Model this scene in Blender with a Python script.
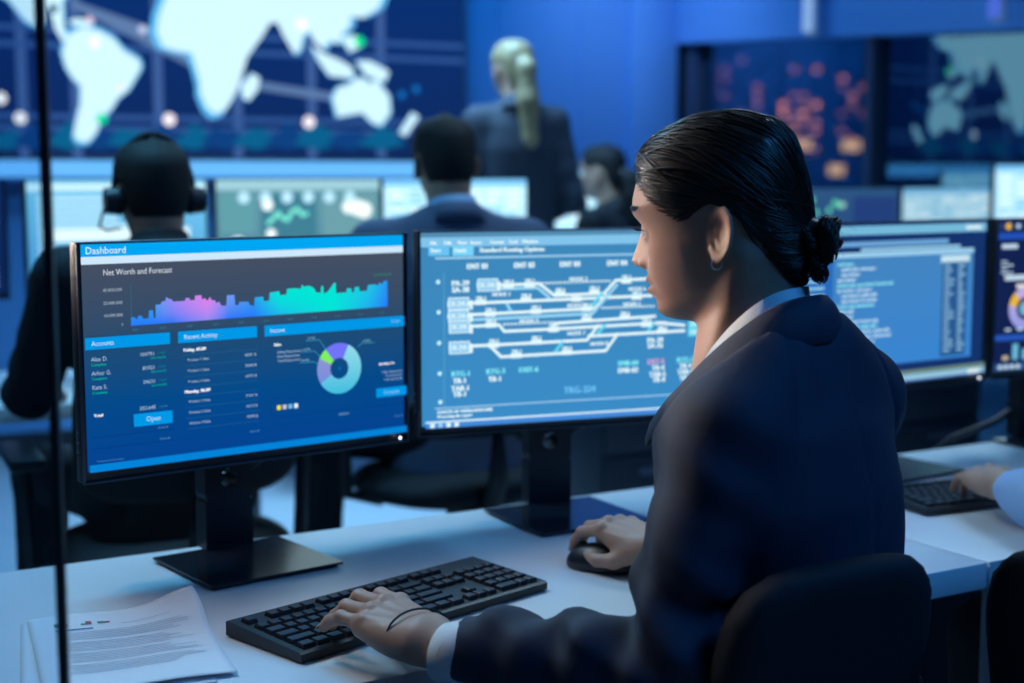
import bpy, bmesh, math, random
import numpy as np
from mathutils import Matrix, Vector, Euler

random.seed(7)
rng = np.random.default_rng(7)
for o in list(bpy.data.objects):
    bpy.data.objects.remove(o)
scene = bpy.context.scene
C = scene.collection
PI = math.pi
RAD = math.radians

# ------------------------------------------------------------------ camera
FPX = 1450.0                       # focal length in pixels of the 1024 px frame
CAM_H = 1.305
PITCH = math.atan(166.5 / FPX)
cam_d = bpy.data.cameras.new('camera')
cam_d.sensor_width = 36.0
cam_d.lens = FPX / 1024 * 36.0
cam_d.clip_start = 0.02
cam_d.dof.use_dof = True
cam_d.dof.focus_distance = 1.76
cam_d.dof.aperture_fstop = 2.9
cam_d.dof.aperture_blades = 0
cam = bpy.data.objects.new('camera', cam_d)
C.objects.link(cam)
cam.location = (0, 0, CAM_H)
cam.rotation_euler = (PI / 2 - PITCH, 0, 0)
scene.camera = cam

# ------------------------------------------------------------------ world, exposure
w = bpy.data.worlds.new('world')
scene.world = w
w.use_nodes = True
wb = w.node_tree.nodes['Background']
wb.inputs[0].default_value = (0.02, 0.10, 0.38, 1)
wb.inputs[1].default_value = 0.03
scene.view_settings.view_transform = 'Standard'
scene.view_settings.look = 'None'
scene.view_settings.exposure = 0.0
scene.view_settings.gamma = 1.0
scene.view_settings.use_curve_mapping = False

def area_light(name, loc, target, size, power, col, sy=None, spread=180):
    d = bpy.data.lights.new(name, 'AREA')
    d.energy = power
    d.color = col
    d.shape = 'RECTANGLE'
    d.size = size
    d.size_y = sy or size
    d.spread = RAD(spread)
    o = bpy.data.objects.new(name, d)
    C.objects.link(o)
    o.location = loc
    v = Vector(target) - Vector(loc)
    o.rotation_euler = v.to_track_quat('-Z', 'Y').to_euler()
    return o
# ceiling lamps: (location, aim, size, power, colour)
LAMPS = [
    ('desk_lamp_light', (-1.25, 2.30, 2.84), (0.10, 1.70, 1.05), (0.7, 0.4), 4.4, (1.0, 0.88, 0.78), 80),
    ('desk_lamp_light', (-1.15, 3.05, 2.84), (-0.95, 2.35, 0.8), (1.2, 0.5), 22, (0.16, 0.62, 1.0), 110),
    ('desk_lamp_light', (0.75, 3.7, 2.84), (0.55, 3.0, 0.8), (1.2, 0.5), 11, (0.50, 0.78, 1.0), 110),
    ('floor_lamp_light', (-0.6, 5.5, 2.84), (-0.6, 5.3, 0.0), (1.2, 0.5), 60, (0.30, 0.66, 1.0), 110),
    ('floor_lamp_light', (1.2, 5.6, 2.84), (1.2, 5.6, 0.0), (1.2, 0.5), 8, (0.22, 0.52, 1.0), 110),
    ('rear_lamp_light', (1.65, 0.85, 2.84), (0.6, 1.5, 0.9), (1.2, 0.5), 14, (0.04, 0.34, 1.0), 120),
]
for n, l, t, s, p, c, sp in LAMPS:
    area_light(n, l, t, s[0], p, c, s[1], sp)
# unseen lamp added at the far left to light her face (fixture built below)
FACE_FILL_POS = (-2.5, 3.05, 1.80)
area_light('face_fill_light', FACE_FILL_POS, (0.12, 1.68, 1.27), 0.30, 1.0, (1.0, 0.84, 0.72), 0.35, 10)
# blue wall washers at the front wall
area_light('wall_washer_light', (-0.10, 6.9, 2.80), (0.15, 8.05, 1.5), 0.9, 6, (0.0, 0.40, 1.0), 0.2, 150)
area_light('wall_washer_light', (0.55, 7.35, 2.80), (0.85, 8.3, 1.5), 0.3, 3.5, (0.40, 0.55, 1.0), 0.2, 100)
area_light('wall_washer_light', (0.75, 6.2, 2.80), (1.7, 6.9, 2.15), 1.6, 4, (0.14, 0.38, 1.0), 0.2, 150)
# ================================================================== helpers
def lin(c):
    return tuple((x / 12.92 if x <= 0.04045 else ((x + 0.055) / 1.055) ** 2.4) for x in c)
def s8(r, g, b):
    return lin((r / 255, g / 255, b / 255))

MATS = {}
def mat(name, col, rough=0.5, metal=0.0, noise=0.0, nscale=40.0, bump=0.0, bscale=200.0, spec=0.5, stretch=None, sheen=0.0, coat=0.0, trans=0.0):
    if name in MATS:
        return MATS[name]
    m = bpy.data.materials.new(name)
    m.use_nodes = True
    nt = m.node_tree
    b = nt.nodes['Principled BSDF']
    b.inputs['Base Color'].default_value = (*col, 1)
    b.inputs['Roughness'].default_value = rough
    b.inputs['Metallic'].default_value = metal
    b.inputs['Specular IOR Level'].default_value = spec
    if sheen:
        b.inputs['Sheen Weight'].default_value = sheen
        b.inputs['Sheen Roughness'].default_value = 0.4
    if coat:
        b.inputs['Coat Weight'].default_value = coat
        b.inputs['Coat Roughness'].default_value = 0.15
    tc = nt.nodes.new('ShaderNodeTexCoord')
    mp = nt.nodes.new('ShaderNodeMapping')
    nt.links.new(tc.outputs['Object'], mp.inputs[0])
    if stretch:
        mp.inputs['Scale'].default_value = stretch
    if noise:
        n = nt.nodes.new('ShaderNodeTexNoise')
        n.inputs['Scale'].default_value = nscale
        n.inputs['Detail'].default_value = 4
        nt.links.new(mp.outputs[0], n.inputs['Vector'])
        mx = nt.nodes.new('ShaderNodeMix')
        mx.data_type = 'RGBA'
        mx.inputs['A'].default_value = (*[max(0, x * (1 - noise)) for x in col], 1)
        mx.inputs['B'].default_value = (*[min(1, x * (1 + noise)) for x in col], 1)
        nt.links.new(n.outputs['Fac'], mx.inputs['Factor'])
        nt.links.new(mx.outputs['Result'], b.inputs['Base Color'])
    if bump:
        n2 = nt.nodes.new('ShaderNodeTexNoise')
        n2.inputs['Scale'].default_value = bscale
        n2.inputs['Detail'].default_value = 3
        nt.links.new(mp.outputs[0], n2.inputs['Vector'])
        bp = nt.nodes.new('ShaderNodeBump')
        bp.inputs['Strength'].default_value = bump
        bp.inputs['Distance'].default_value = 0.001
        nt.links.new(n2.outputs['Fac'], bp.inputs['Height'])
        nt.links.new(bp.outputs[0], b.inputs['Normal'])
    MATS[name] = m
    return m

def emit_mat(name, col=None, strength=1.0):
    """light-giving surface; without a colour it shows the mesh's 'Col' attribute (a display picture)"""
    if name in MATS:
        return MATS[name]
    m = bpy.data.materials.new(name)
    m.use_nodes = True
    nt = m.node_tree
    nt.nodes.clear()
    out = nt.nodes.new('ShaderNodeOutputMaterial')
    e = nt.nodes.new('ShaderNodeEmission')
    e.inputs[1].default_value = strength
    if col is None:
        a = nt.nodes.new('ShaderNodeAttribute')
        a.attribute_name = 'Col'
        nt.links.new(a.outputs['Color'], e.inputs[0])
    else:
        e.inputs[0].default_value = (*col, 1)
    nt.links.new(e.outputs[0], out.inputs[0])
    MATS[name] = m
    return m

def vcol_mat(name, rough=0.5, sss=0.0, spec=0.4, bump=0.0, bscale=300):
    """surface whose own colouring is in the mesh's 'Col' attribute (skin with lips, brows)"""
    m = mat(name, (0.5, 0.5, 0.5), rough, spec=spec, bump=bump, bscale=bscale)
    nt = m.node_tree
    b = nt.nodes['Principled BSDF']
    a = nt.nodes.new('ShaderNodeAttribute')
    a.attribute_name = 'Col'
    n = nt.nodes.new('ShaderNodeTexNoise')
    n.inputs['Scale'].default_value = 90
    n.inputs['Detail'].default_value = 5
    mx = nt.nodes.new('ShaderNodeMix')
    mx.data_type = 'RGBA'
    mx.blend_type = 'MULTIPLY'
    mx.inputs['Factor'].default_value = 0.25
    nt.links.new(a.outputs['Color'], mx.inputs['A'])
    nt.links.new(n.outputs['Color'], mx.inputs['B'])
    mx.inputs['Factor'].default_value = 0.12
    nt.links.new(mx.outputs['Result'], b.inputs['Base Color'])
    if sss:
        b.inputs['Subsurface Weight'].default_value = sss
        b.inputs['Subsurface Radius'].default_value = (1.0, 0.35, 0.2)
        b.inputs['Subsurface Scale'].default_value = 0.006
    return m

def tag(o, label=None, cat=None, group=None, kind=None):
    if label: o['label'] = label
    if cat: o['category'] = cat
    if group: o['group'] = group
    if kind: o['kind'] = kind
    return o

def empty(name, loc=(0, 0, 0), rz=0.0, label=None, cat=None, group=None, kind=None):
    o = bpy.data.objects.new(name, None)
    o.empty_display_size = 0.05
    C.objects.link(o)
    o.location = loc
    o.rotation_euler = (0, 0, rz)
    return tag(o, label, cat, group, kind)

def mesh_obj(name, me, m=None, parent=None, loc=None, rot=None):
    if m is not None and not me.materials:
        me.materials.append(m)
    o = bpy.data.objects.new(name, me)
    C.objects.link(o)
    if parent is not None:
        o.parent = parent
    if loc is not None:
        o.location = loc
    if rot is not None:
        o.rotation_euler = rot
    return o

def pydata(name, V, Fc, smooth=False, cols=None):
    me = bpy.data.meshes.new(name)
    me.from_pydata([tuple(map(float, v)) for v in V], [], [tuple(map(int, f)) for f in Fc])
    if cols is not None:
        a = me.color_attributes.new('Col', 'FLOAT_COLOR', 'POINT')
        c = np.ones((len(V), 4), np.float32)
        c[:, :3] = cols
        a.data.foreach_set('color', c.ravel())
    if smooth:
        me.polygons.foreach_set('use_smooth', np.ones(len(me.polygons), bool))
    me.update()
    return me

class MB:
    """collects shapes of ONE part, then links them as one mesh"""
    def __init__(self):
        self.bm = bmesh.new()
    def _new(self, verts, Mx):
        for v in verts:
            v.co = Mx @ v.co
    def box(self, c, s, rot=(0, 0, 0), bev=0.0, seg=2):
        r = bmesh.ops.create_cube(self.bm, size=1.0)
        vs = r['verts']
        for v in vs:
            v.co = Vector((v.co.x * s[0], v.co.y * s[1], v.co.z * s[2]))
        Mx = Matrix.Translation(c) @ Euler(rot).to_matrix().to_4x4()
        if bev:
            es = list({e for v in vs for e in v.link_edges})
            b = bmesh.ops.bevel(self.bm, geom=es, offset=bev, segments=seg, affect='EDGES', profile=0.5)
            vs = list({v for f in b['faces'] for v in f.verts} | {v for v in vs if v.is_valid})
        self._new(vs, Mx)
        return self
    def cyl(self, a, b, r0, r1=None, n=16, caps=True):
        a, b = Vector(a), Vector(b)
        r1 = r0 if r1 is None else r1
        d = b - a
        Mx = Matrix.Translation((a + b) / 2) @ d.to_track_quat('Z', 'Y').to_matrix().to_4x4()
        r = bmesh.ops.create_cone(self.bm, cap_ends=caps, segments=n, radius1=r0, radius2=r1, depth=d.length)
        self._new(r['verts'], Mx)
        return self
    def sphere(self, c, r, n=16, sc=(1, 1, 1), rot=(0, 0, 0)):
        g = bmesh.ops.create_uvsphere(self.bm, u_segments=n, v_segments=max(6, n // 2), radius=r)
        self._new(g['verts'], Matrix.Translation(c) @ Euler(rot).to_matrix().to_4x4() @ Matrix.Diagonal((*sc, 1)))
        return self
    def torus(self, c, R, r, Mx=None, n=24, k=8, arc=2 * PI):
        V = []
        closed = abs(arc - 2 * PI) < 1e-6
        N = n if closed else n + 1
        Mx = Mx or Matrix.Identity(4)
        T = Matrix.Translation(c) @ Mx
        rings = []
        for i in range(N):
            a = arc * i / n
            ring = []
            for j in range(k):
                b = 2 * PI * j / k
                p = Vector(((R + r * math.cos(b)) * math.cos(a), (R + r * math.cos(b)) * math.sin(a), r * math.sin(b)))
                ring.append(self.bm.verts.new(T @ p))
            rings.append(ring)
        for i in range(n):
            A, B = rings[i], rings[(i + 1) % N]
            for j in range(k):
                self.bm.faces.new((A[j], B[j], B[(j + 1) % k], A[(j + 1) % k]))
        return self
    def tube(self, pts, r, n=8, caps=True):
        pts = [Vector(p) for p in pts]
        rs = r if hasattr(r, '__len__') else [r] * len(pts)
        up = Vector((0, 0, 1))
        rings = []
        for i, p in enumerate(pts):
            t = (pts[min(i + 1, len(pts) - 1)] - pts[max(i - 1, 0)]).normalized()
            sd = t.cross(up)
            if sd.length < 1e-3:
                sd = t.cross(Vector((1, 0, 0)))
            sd.normalize()
            u2 = sd.cross(t)
            rings.append([self.bm.verts.new(p + (sd * math.cos(2 * PI * j / n) + u2 * math.sin(2 * PI * j / n)) * rs[i]) for j in range(n)])
        for i in range(len(pts) - 1):
            for j in range(n):
                self.bm.faces.new((rings[i][j], rings[i][(j + 1) % n], rings[i + 1][(j + 1) % n], rings[i + 1][j]))
        if caps:
            self.bm.faces.new(rings[0][::-1])
            self.bm.faces.new(rings[-1])
        return self
    def prism(self, poly, z0, z1, Mx=None):
        """polygon in xy, extruded from z0 to z1, then placed by Mx"""
        Mx = Mx or Matrix.Identity(4)
        lo = [self.bm.verts.new(Mx @ Vector((x, y, z0))) for x, y in poly]
        hi = [self.bm.verts.new(Mx @ Vector((x, y, z1))) for x, y in poly]
        n = len(poly)
        self.bm.faces.new(lo[::-1])
        self.bm.faces.new(hi)
        for i in range(n):
            self.bm.faces.new((lo[i], lo[(i + 1) % n], hi[(i + 1) % n], hi[i]))
        return self
    def grid(self, P):
        """sheet through a 2-d array of points"""
        vs = [[self.bm.verts.new(Vector(p)) for p in row] for row in P]
        for i in range(len(vs) - 1):
            for j in range(len(vs[0]) - 1):
                self.bm.faces.new((vs[i][j], vs[i][j + 1], vs[i + 1][j + 1], vs[i + 1][j]))
        return self
    def mesh(self, name, smooth=False, angle=40):
        bmesh.ops.recalc_face_normals(self.bm, faces=self.bm.faces[:])
        me = bpy.data.meshes.new(name)
        self.bm.to_mesh(me)
        self.bm.free()
        if smooth:
            me.polygons.foreach_set('use_smooth', np.ones(len(me.polygons), bool))
            me.set_sharp_from_angle(angle=RAD(angle))
        return me
    def build(self, name, m, parent=None, loc=None, rot=None, smooth=True, angle=40):
        return mesh_obj(name, self.mesh(name, smooth, angle), m, parent, loc, rot)

def copy_tree(o, parent=None):
    c = o.copy()
    C.objects.link(c)
    c.parent = parent
    for ch in list(o.children):
        copy_tree(ch, c)
    return c

# ------------------------------------------------------------------ implicit surfaces
def smin(a, b, k):
    if k <= 0:
        return np.minimum(a, b)
    h = np.clip(0.5 + 0.5 * (b - a) / k, 0, 1)
    return b * (1 - h) + a * h - k * h * (1 - h)
def smax(a, b, k):
    return -smin(-a, -b, k)
def cap(P, a, b, ra, rb=None):
    rb = ra if rb is None else rb
    a = np.asarray(a, float); b = np.asarray(b, float)
    ba = b - a
    h = np.clip((P - a) @ ba / max(ba @ ba, 1e-12), 0, 1)
    return np.linalg.norm(P - a - h[:, None] * ba, axis=1) - (ra + (rb - ra) * h)
def ell(P, c, r, R=None):
    q = P - np.asarray(c, float)
    if R is not None:
        q = q @ np.asarray(R)
    r = np.asarray(r, float)
    k0 = np.linalg.norm(q / r, axis=1)
    k1 = np.linalg.norm(q / (r * r), axis=1) + 1e-9
    return k0 * (k0 - 1.0) / k1
def sstep(x, a, b):
    t = np.clip((x - a) / (b - a), 0, 1)
    return t * t * (3 - 2 * t)

def surface_nets(fn, lo, hi, h, smooth=1):
    lo = np.asarray(lo, float); hi = np.asarray(hi, float)
    n = np.maximum(3, np.ceil((hi - lo) / h).astype(int) + 1)
    ax = [lo[i] + h * np.arange(n[i]) for i in range(3)]
    D = np.empty((n[0], n[1], n[2]), np.float32)
    Y, Z = np.meshgrid(ax[1], ax[2], indexing='ij')
    yz = np.stack([Y.ravel(), Z.ravel()], 1)
    step = max(1, int(250000 // len(yz)))
    for i in range(0, n[0], step):
        xs = ax[0][i:i + step]
        P = np.empty((len(xs) * len(yz), 3))
        P[:, 0] = np.repeat(xs, len(yz))
        P[:, 1:] = np.tile(yz, (len(xs), 1))
        D[i:i + len(xs)] = fn(P).reshape(len(xs), n[1], n[2])
    S = D < 0
    c = [S[a:n[0] - 1 + a, b:n[1] - 1 + b, d:n[2] - 1 + d] for a in (0, 1) for b in (0, 1) for d in (0, 1)]
    cnt = sum(x.astype(np.int8) for x in c)
    act = (cnt > 0) & (cnt < 8)
    I = np.argwhere(act)
    idx = -np.ones(act.shape, np.int64)
    idx[act] = np.arange(len(I))
    corners = [(a, b, d) for a in (0, 1) for b in (0, 1) for d in (0, 1)]
    vals = np.stack([D[I[:, 0] + a, I[:, 1] + b, I[:, 2] + d] for a, b, d in corners], 1)
    acc = np.zeros((len(I), 3)); num = np.zeros(len(I))
    for i in range(8):
        for j in range(i + 1, 8):
            if sum(abs(corners[i][k] - corners[j][k]) for k in range(3)) != 1:
                continue
            A, B = vals[:, i], vals[:, j]
            m = (A < 0) != (B < 0)
            t = np.where(m, A / np.where(m, A - B, 1), 0)
            ci, cj = np.array(corners[i], float), np.array(corners[j], float)
            acc += np.where(m[:, None], ci + t[:, None] * (cj - ci), 0)
            num += m
    V = lo + h * (I + acc / np.maximum(num, 1)[:, None])
    Fs = []
    for a in range(3):
        b, d = (a + 1) % 3, (a + 2) % 3
        sl0 = [slice(None)] * 3; sl1 = [slice(None)] * 3
        sl0[a] = slice(0, n[a] - 1); sl1[a] = slice(1, n[a])
        for q in (b, d):
            sl0[q] = slice(1, n[q] - 1); sl1[q] = slice(1, n[q] - 1)
        A, B = S[tuple(sl0)], S[tuple(sl1)]
        for m, flip in ((A & ~B, False), (~A & B, True)):
            E = np.argwhere(m)
            if not len(E):
                continue
            E[:, b] += 1; E[:, d] += 1
            def cell(db, dd):
                q = E.copy(); q[:, b] += db; q[:, d] += dd
                return idx[q[:, 0], q[:, 1], q[:, 2]]
            quad = np.stack([cell(-1, -1), cell(0, -1), cell(0, 0), cell(-1, 0)], 1)
            Fs.append(quad[:, ::-1] if flip else quad)
    Fc = np.concatenate(Fs)
    for _ in range(smooth):
        acc = np.zeros_like(V); num = np.zeros(len(V))
        for i in range(4):
            a, b = Fc[:, i], Fc[:, (i + 1) % 4]
            np.add.at(acc, a, V[b]); np.add.at(num, a, 1)
            np.add.at(acc, b, V[a]); np.add.at(num, b, 1)
        V = V * 0.5 + 0.5 * acc / np.maximum(num, 1)[:, None]
    return V, Fc

def join_arrays(parts):
    Vs, Fs, Cs, o = [], [], [], 0
    for V, Fc, col in parts:
        Vs.append(V); Fs.append(Fc + o); o += len(V)
        Cs.append(np.broadcast_to(np.asarray(col, float), (len(V), 3)))
    return np.concatenate(Vs), np.concatenate(Fs), np.concatenate(Cs)

# ------------------------------------------------------------------ display pictures
TXT = {}
def text_mesh(s):
    if s not in TXT:
        cu = bpy.data.curves.new('txt', 'FONT')
        cu.body = s
        cu.size = 1.0
        cu.resolution_u = 2
        ob = bpy.data.objects.new('txt', cu)
        me = ob.to_mesh()
        V = np.array([v.co[:2] for v in me.vertices]).reshape(-1, 2)
        Fc = [tuple(p.vertices) for p in me.polygons]
        ob.to_mesh_clear()
        bpy.data.objects.remove(ob)
        bpy.data.curves.remove(cu)
        TXT[s] = (V, Fc)
    return TXT[s]

class Pic:
    """flat picture of a display: x right, y up, in the unit given by the mapper; later shapes lie on top"""
    def __init__(self, sc=(1, 1), lay=0.00006):
        self.V, self.F, self.K, self.z, self.sc, self.lay = [], [], [], 0.0, sc, lay
    def _add(self, pts, faces, cols):
        o = len(self.V)
        for (x, y) in pts:
            self.V.append((x * self.sc[0], -self.z, y * self.sc[1]))
        self.F += [tuple(i + o for i in f) for f in faces]
        if np.ndim(cols) == 1:
            cols = [cols] * len(pts)
        self.K += [tuple(c) for c in cols]
        self.z += self.lay
    def poly(self, pts, col):
        self._add(pts, [tuple(range(len(pts)))], col)
    def rect(self, x0, y0, x1, y1, col, top=None):
        top = col if top is None else top
        self._add([(x0, y0), (x1, y0), (x1, y1), (x0, y1)], [(0, 1, 2, 3)], [col, col, top, top])
    def line(self, pts, wd, col):
        asp = self.sc[1] / self.sc[0]
        for (xa, ya), (xb, yb) in zip(pts[:-1], pts[1:]):
            dx, dy = (xb - xa), (yb - ya) * asp
            L = math.hypot(dx, dy) or 1
            nx, ny = -dy / L * wd / 2, dx / L * wd / 2 / asp
            ex, ey = dx / L * wd * .3, dy / L * wd * .3 / asp
            z = self.z
            self._add([(xa + nx - ex, ya + ny - ey), (xa - nx - ex, ya - ny - ey), (xb - nx + ex, yb - ny + ey), (xb + nx + ex, yb + ny + ey)], [(0, 1, 2, 3)], col)
            self.z = z
        self.z += self.lay
    def dot(self, x, y, r, col, n=20):
        asp = self.sc[0] / self.sc[1]
        self.poly([(x + r * math.cos(2 * PI * i / n), y + r * asp * math.sin(2 * PI * i / n)) for i in range(n)], col)
    def ring(self, x, y, r0, r1, a0, a1, colf, n=30):
        asp = self.sc[0] / self.sc[1]
        pts, cols = [], []
        for i in range(n + 1):
            a = a0 + (a1 - a0) * i / n
            for r in (r0, r1):
                pts.append((x + r * math.cos(a), y + r * asp * math.sin(a)))
                cols.append(colf(a, math.sin(a) * r / r1) if callable(colf) else colf)
        self._add(pts, [(2 * i, 2 * i + 1, 2 * i + 3, 2 * i + 2) for i in range(n)], cols)
    def text(self, x, y, h, s, col, anchor='l', bold=0.0, wide=1.0):
        V, Fc = text_mesh(s)
        if not len(V):
            return
        k = h / 0.7
        asp = self.sc[1] / self.sc[0]
        Q = np.stack([V[:, 0] * k * asp * wide, V[:, 1] * k], 1)
        wdt = Q[:, 0].max()
        ox = {'l': 0, 'c': -wdt / 2, 'r': -wdt}[anchor]
        for dx in ((-bold, 0, bold) if bold else (0,)):
            self._add([(x + ox + q[0] + dx, y + q[1]) for q in Q], Fc, col)
    def mesh(self, name):
        return pydata(name, self.V, self.F, cols=np.array(self.K))
# ================================================================== the room
cam_d.clip_end = 1200
RZ = RAD(27.0)
Wd = np.array([math.cos(RZ), math.sin(RZ), 0.0])         # along the front wall, to the right
Gd = np.array([math.sin(RZ), -math.cos(RZ), 0.0])        # along the glazed wall, towards the camera
Wc = np.array([0.92, 8.37, 0.0])                         # the corner of the two
_fw = np.array([0, math.cos(PITCH), -math.sin(PITCH)])
_up = np.array([0, math.sin(PITCH), math.cos(PITCH)])
def ray(px, py):
    return np.array([1.0, 0, 0]) * (px - 512) / FPX + _up * (341.5 - py) / FPX + _fw
def on_plane(px, py, p0, n):
    """the point of a real plane that the photograph shows at this pixel"""
    r = ray(px, py); o = np.array([0, 0, CAM_H])
    return o + r * (((p0 - o) @ n) / (r @ n))
def on_z(px, py, z):
    return on_plane(px, py, np.array([0, 0, z]), np.array([0, 0, 1.0]))
def wall_xy(px, py):
    p = on_plane(px, py, Wc + Gd * 0.10, Gd)
    return (p - Wc) @ Wd, p[2]

M_wall = mat('wall_paint', (0.13, 0.36, 0.72), 0.75, noise=0.05, nscale=3, bump=0.15, bscale=120)
M_floor = mat('floor_vinyl', (0.42, 0.47, 0.52), 0.32, noise=0.06, nscale=2.5, bump=0.1, bscale=60)
M_ceil = mat('ceiling_paint', (0.35, 0.38, 0.42), 0.9, noise=0.04, nscale=4)
M_dark = mat('dark_frame', (0.012, 0.016, 0.026), 0.45, noise=0.2, nscale=30)
CEIL = 2.95

def struct(name, mb, m, loc=None, rz=0.0, parent=None):
    o = mb.build(name, m, parent, loc, (0, 0, rz), smooth=False)
    if parent is None:
        o['kind'] = 'structure'
    return o
# floor and ceiling reach from behind the camera to the two walls
def room_poly():
    a = Wc - Wd * 7.5; b = Wc; c = Wc + Gd * 9.5; d = Wc - Wd * 7.5 + Gd * 9.5
    return [(p[0], p[1]) for p in (a, b, c, d)]
struct('floor', MB().prism(room_poly()[::-1], -0.12, 0.0), M_floor)
struct('ceiling', MB().prism(room_poly()[::-1], CEIL, CEIL + 0.15), M_ceil)
fr = tuple(Wc)
wf = MB()
wf.box((-3.75, 0.10, CEIL / 2), (7.5, 0.2, CEIL))
wall_front = struct('wall_front', wf, M_wall, fr, RZ)
MB().box((-0.16, -0.03, CEIL / 2), (0.30, 0.06, CEIL - .01), bev=0.01).build('pilaster', M_wall, wall_front)
for x in (-0.62, -1.12):
    MB().box((x, -0.004, CEIL / 2), (0.012, 0.012, CEIL - .02)).build('joint_strip', M_wall, wall_front)
struct('baseboard_front', MB().box((-3.75, -0.01, 0.05), (7.5, 0.02, 0.10)), M_dark, fr, RZ)

# the glazed wall: bulkhead above, mullions and panes below (local x runs towards the camera)
gz = RZ - PI / 2 + RAD(3.0)
def soff(s): return 2.045 - 0.052 * s
wr = MB()
v = []
wr.prism([(-0.1, soff(-.1)), (8.5, soff(8.5)), (8.5, CEIL - .002), (-0.1, CEIL - .002)], 0.0, 0.22, Matrix(((1, 0, 0, 0), (0, 0, 1, -0.02), (0, 1, 0, 0), (0, 0, 0, 1))))
wall_right = struct('wall_right', wr, M_wall, fr, gz)
gm = bpy.data.materials.new('window_glass')
gm.use_nodes = True
nt = gm.node_tree; nt.nodes.clear()
out = nt.nodes.new('ShaderNodeOutputMaterial')
mx = nt.nodes.new('ShaderNodeMixShader')
tr = nt.nodes.new('ShaderNodeBsdfTransparent'); tr.inputs[0].default_value = (0.8, 0.85, 0.9, 1)
gl = nt.nodes.new('ShaderNodeBsdfGlossy'); gl.inputs['Roughness'].default_value = 0.02
gl.inputs[0].default_value = (0.42, 0.78, 1, 1)
mx.inputs[0].default_value = 0.30
nt.links.new(tr.outputs[0], mx.inputs[1]); nt.links.new(gl.outputs[0], mx.inputs[2]); nt.links.new(mx.outputs[0], out.inputs[0])
win = empty('window_1', fr, gz, kind='structure')
MULL = [0.10, 1.52, 3.30, 4.86, 6.42]
for i, s in enumerate(MULL):
    wdt = 0.10 if i == 0 else 0.045
    MB().box((s, 0.10, soff(s) / 2), (wdt, 0.12, soff(s) + 0.02)).build('mullion', mat('mullion_grey', (0.05, 0.075, 0.13), 0.5, noise=0.1), win, smooth=False)
for a, b in zip(MULL[:-1], MULL[1:]):
    m = MB()
    m.bm.faces.new([m.bm.verts.new(q) for q in ((a, 0.10, 0.08), (b, 0.10, 0.08), (b, 0.10, soff(b)), (a, 0.10, soff(a)))])
    o = m.build('pane', gm, win, smooth=False)
MB().box((3.2, 0.10, 0.04), (6.6, 0.12, 0.08)).build('sill_rail', M_dark, win, smooth=False)

# the big wall display: frame, world map picture, light strip under it
R_edge = wall_xy(463, 60)[0]
zb = wall_xy(240, 156)[1]
DX0, DZ1 = -6.6, 2.80
disp = empty('video_wall_display', (fr[0], fr[1], 0), RZ, 'huge wall display with glowing white world map on dark blue', 'display')
dd = MB()
dd.box(((DX0 + R_edge) / 2, -0.055, (zb + DZ1) / 2), (R_edge - DX0 + 0.05, 0.09, DZ1 - zb + 0.05), bev=0.006)
dd.build('housing', mat('display_frame', (0.10, 0.13, 0.20), 0.4, noise=0.1), disp)
pic = Pic(lay=0.0004)
navy = s8(8, 42, 104)
pic.rect(DX0, zb, R_edge, DZ1, s8(14, 40, 92), s8(6, 50, 120))
def W(pts):
    return [wall_xy(x / 2.438, y / 2.438) for x, y in pts]
# grid of pale lines, flight routes
for x in (390, 582, 762, 930, 190, 60):
    a, b = wall_xy(x / 2.438, 380 / 2.438), wall_xy(x / 2.438, -100 / 2.438)
    pic.line([a, (a[0], DZ1)], 0.045, s8(60, 92, 150))
for y in (90, 128, 292, 318):
    z = wall_xy(240, y / 2.438)[1]
    pic.line([(DX0, z), (R_edge, z)], 0.025, s8(46, 84, 146))
for pts in ([(180, 10), (480, 160)], [(480, 185), (830, 240)], [(200, 20), (360, 75)]):
    pic.line(W(pts), 0.04, s8(90, 120, 165))
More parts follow.
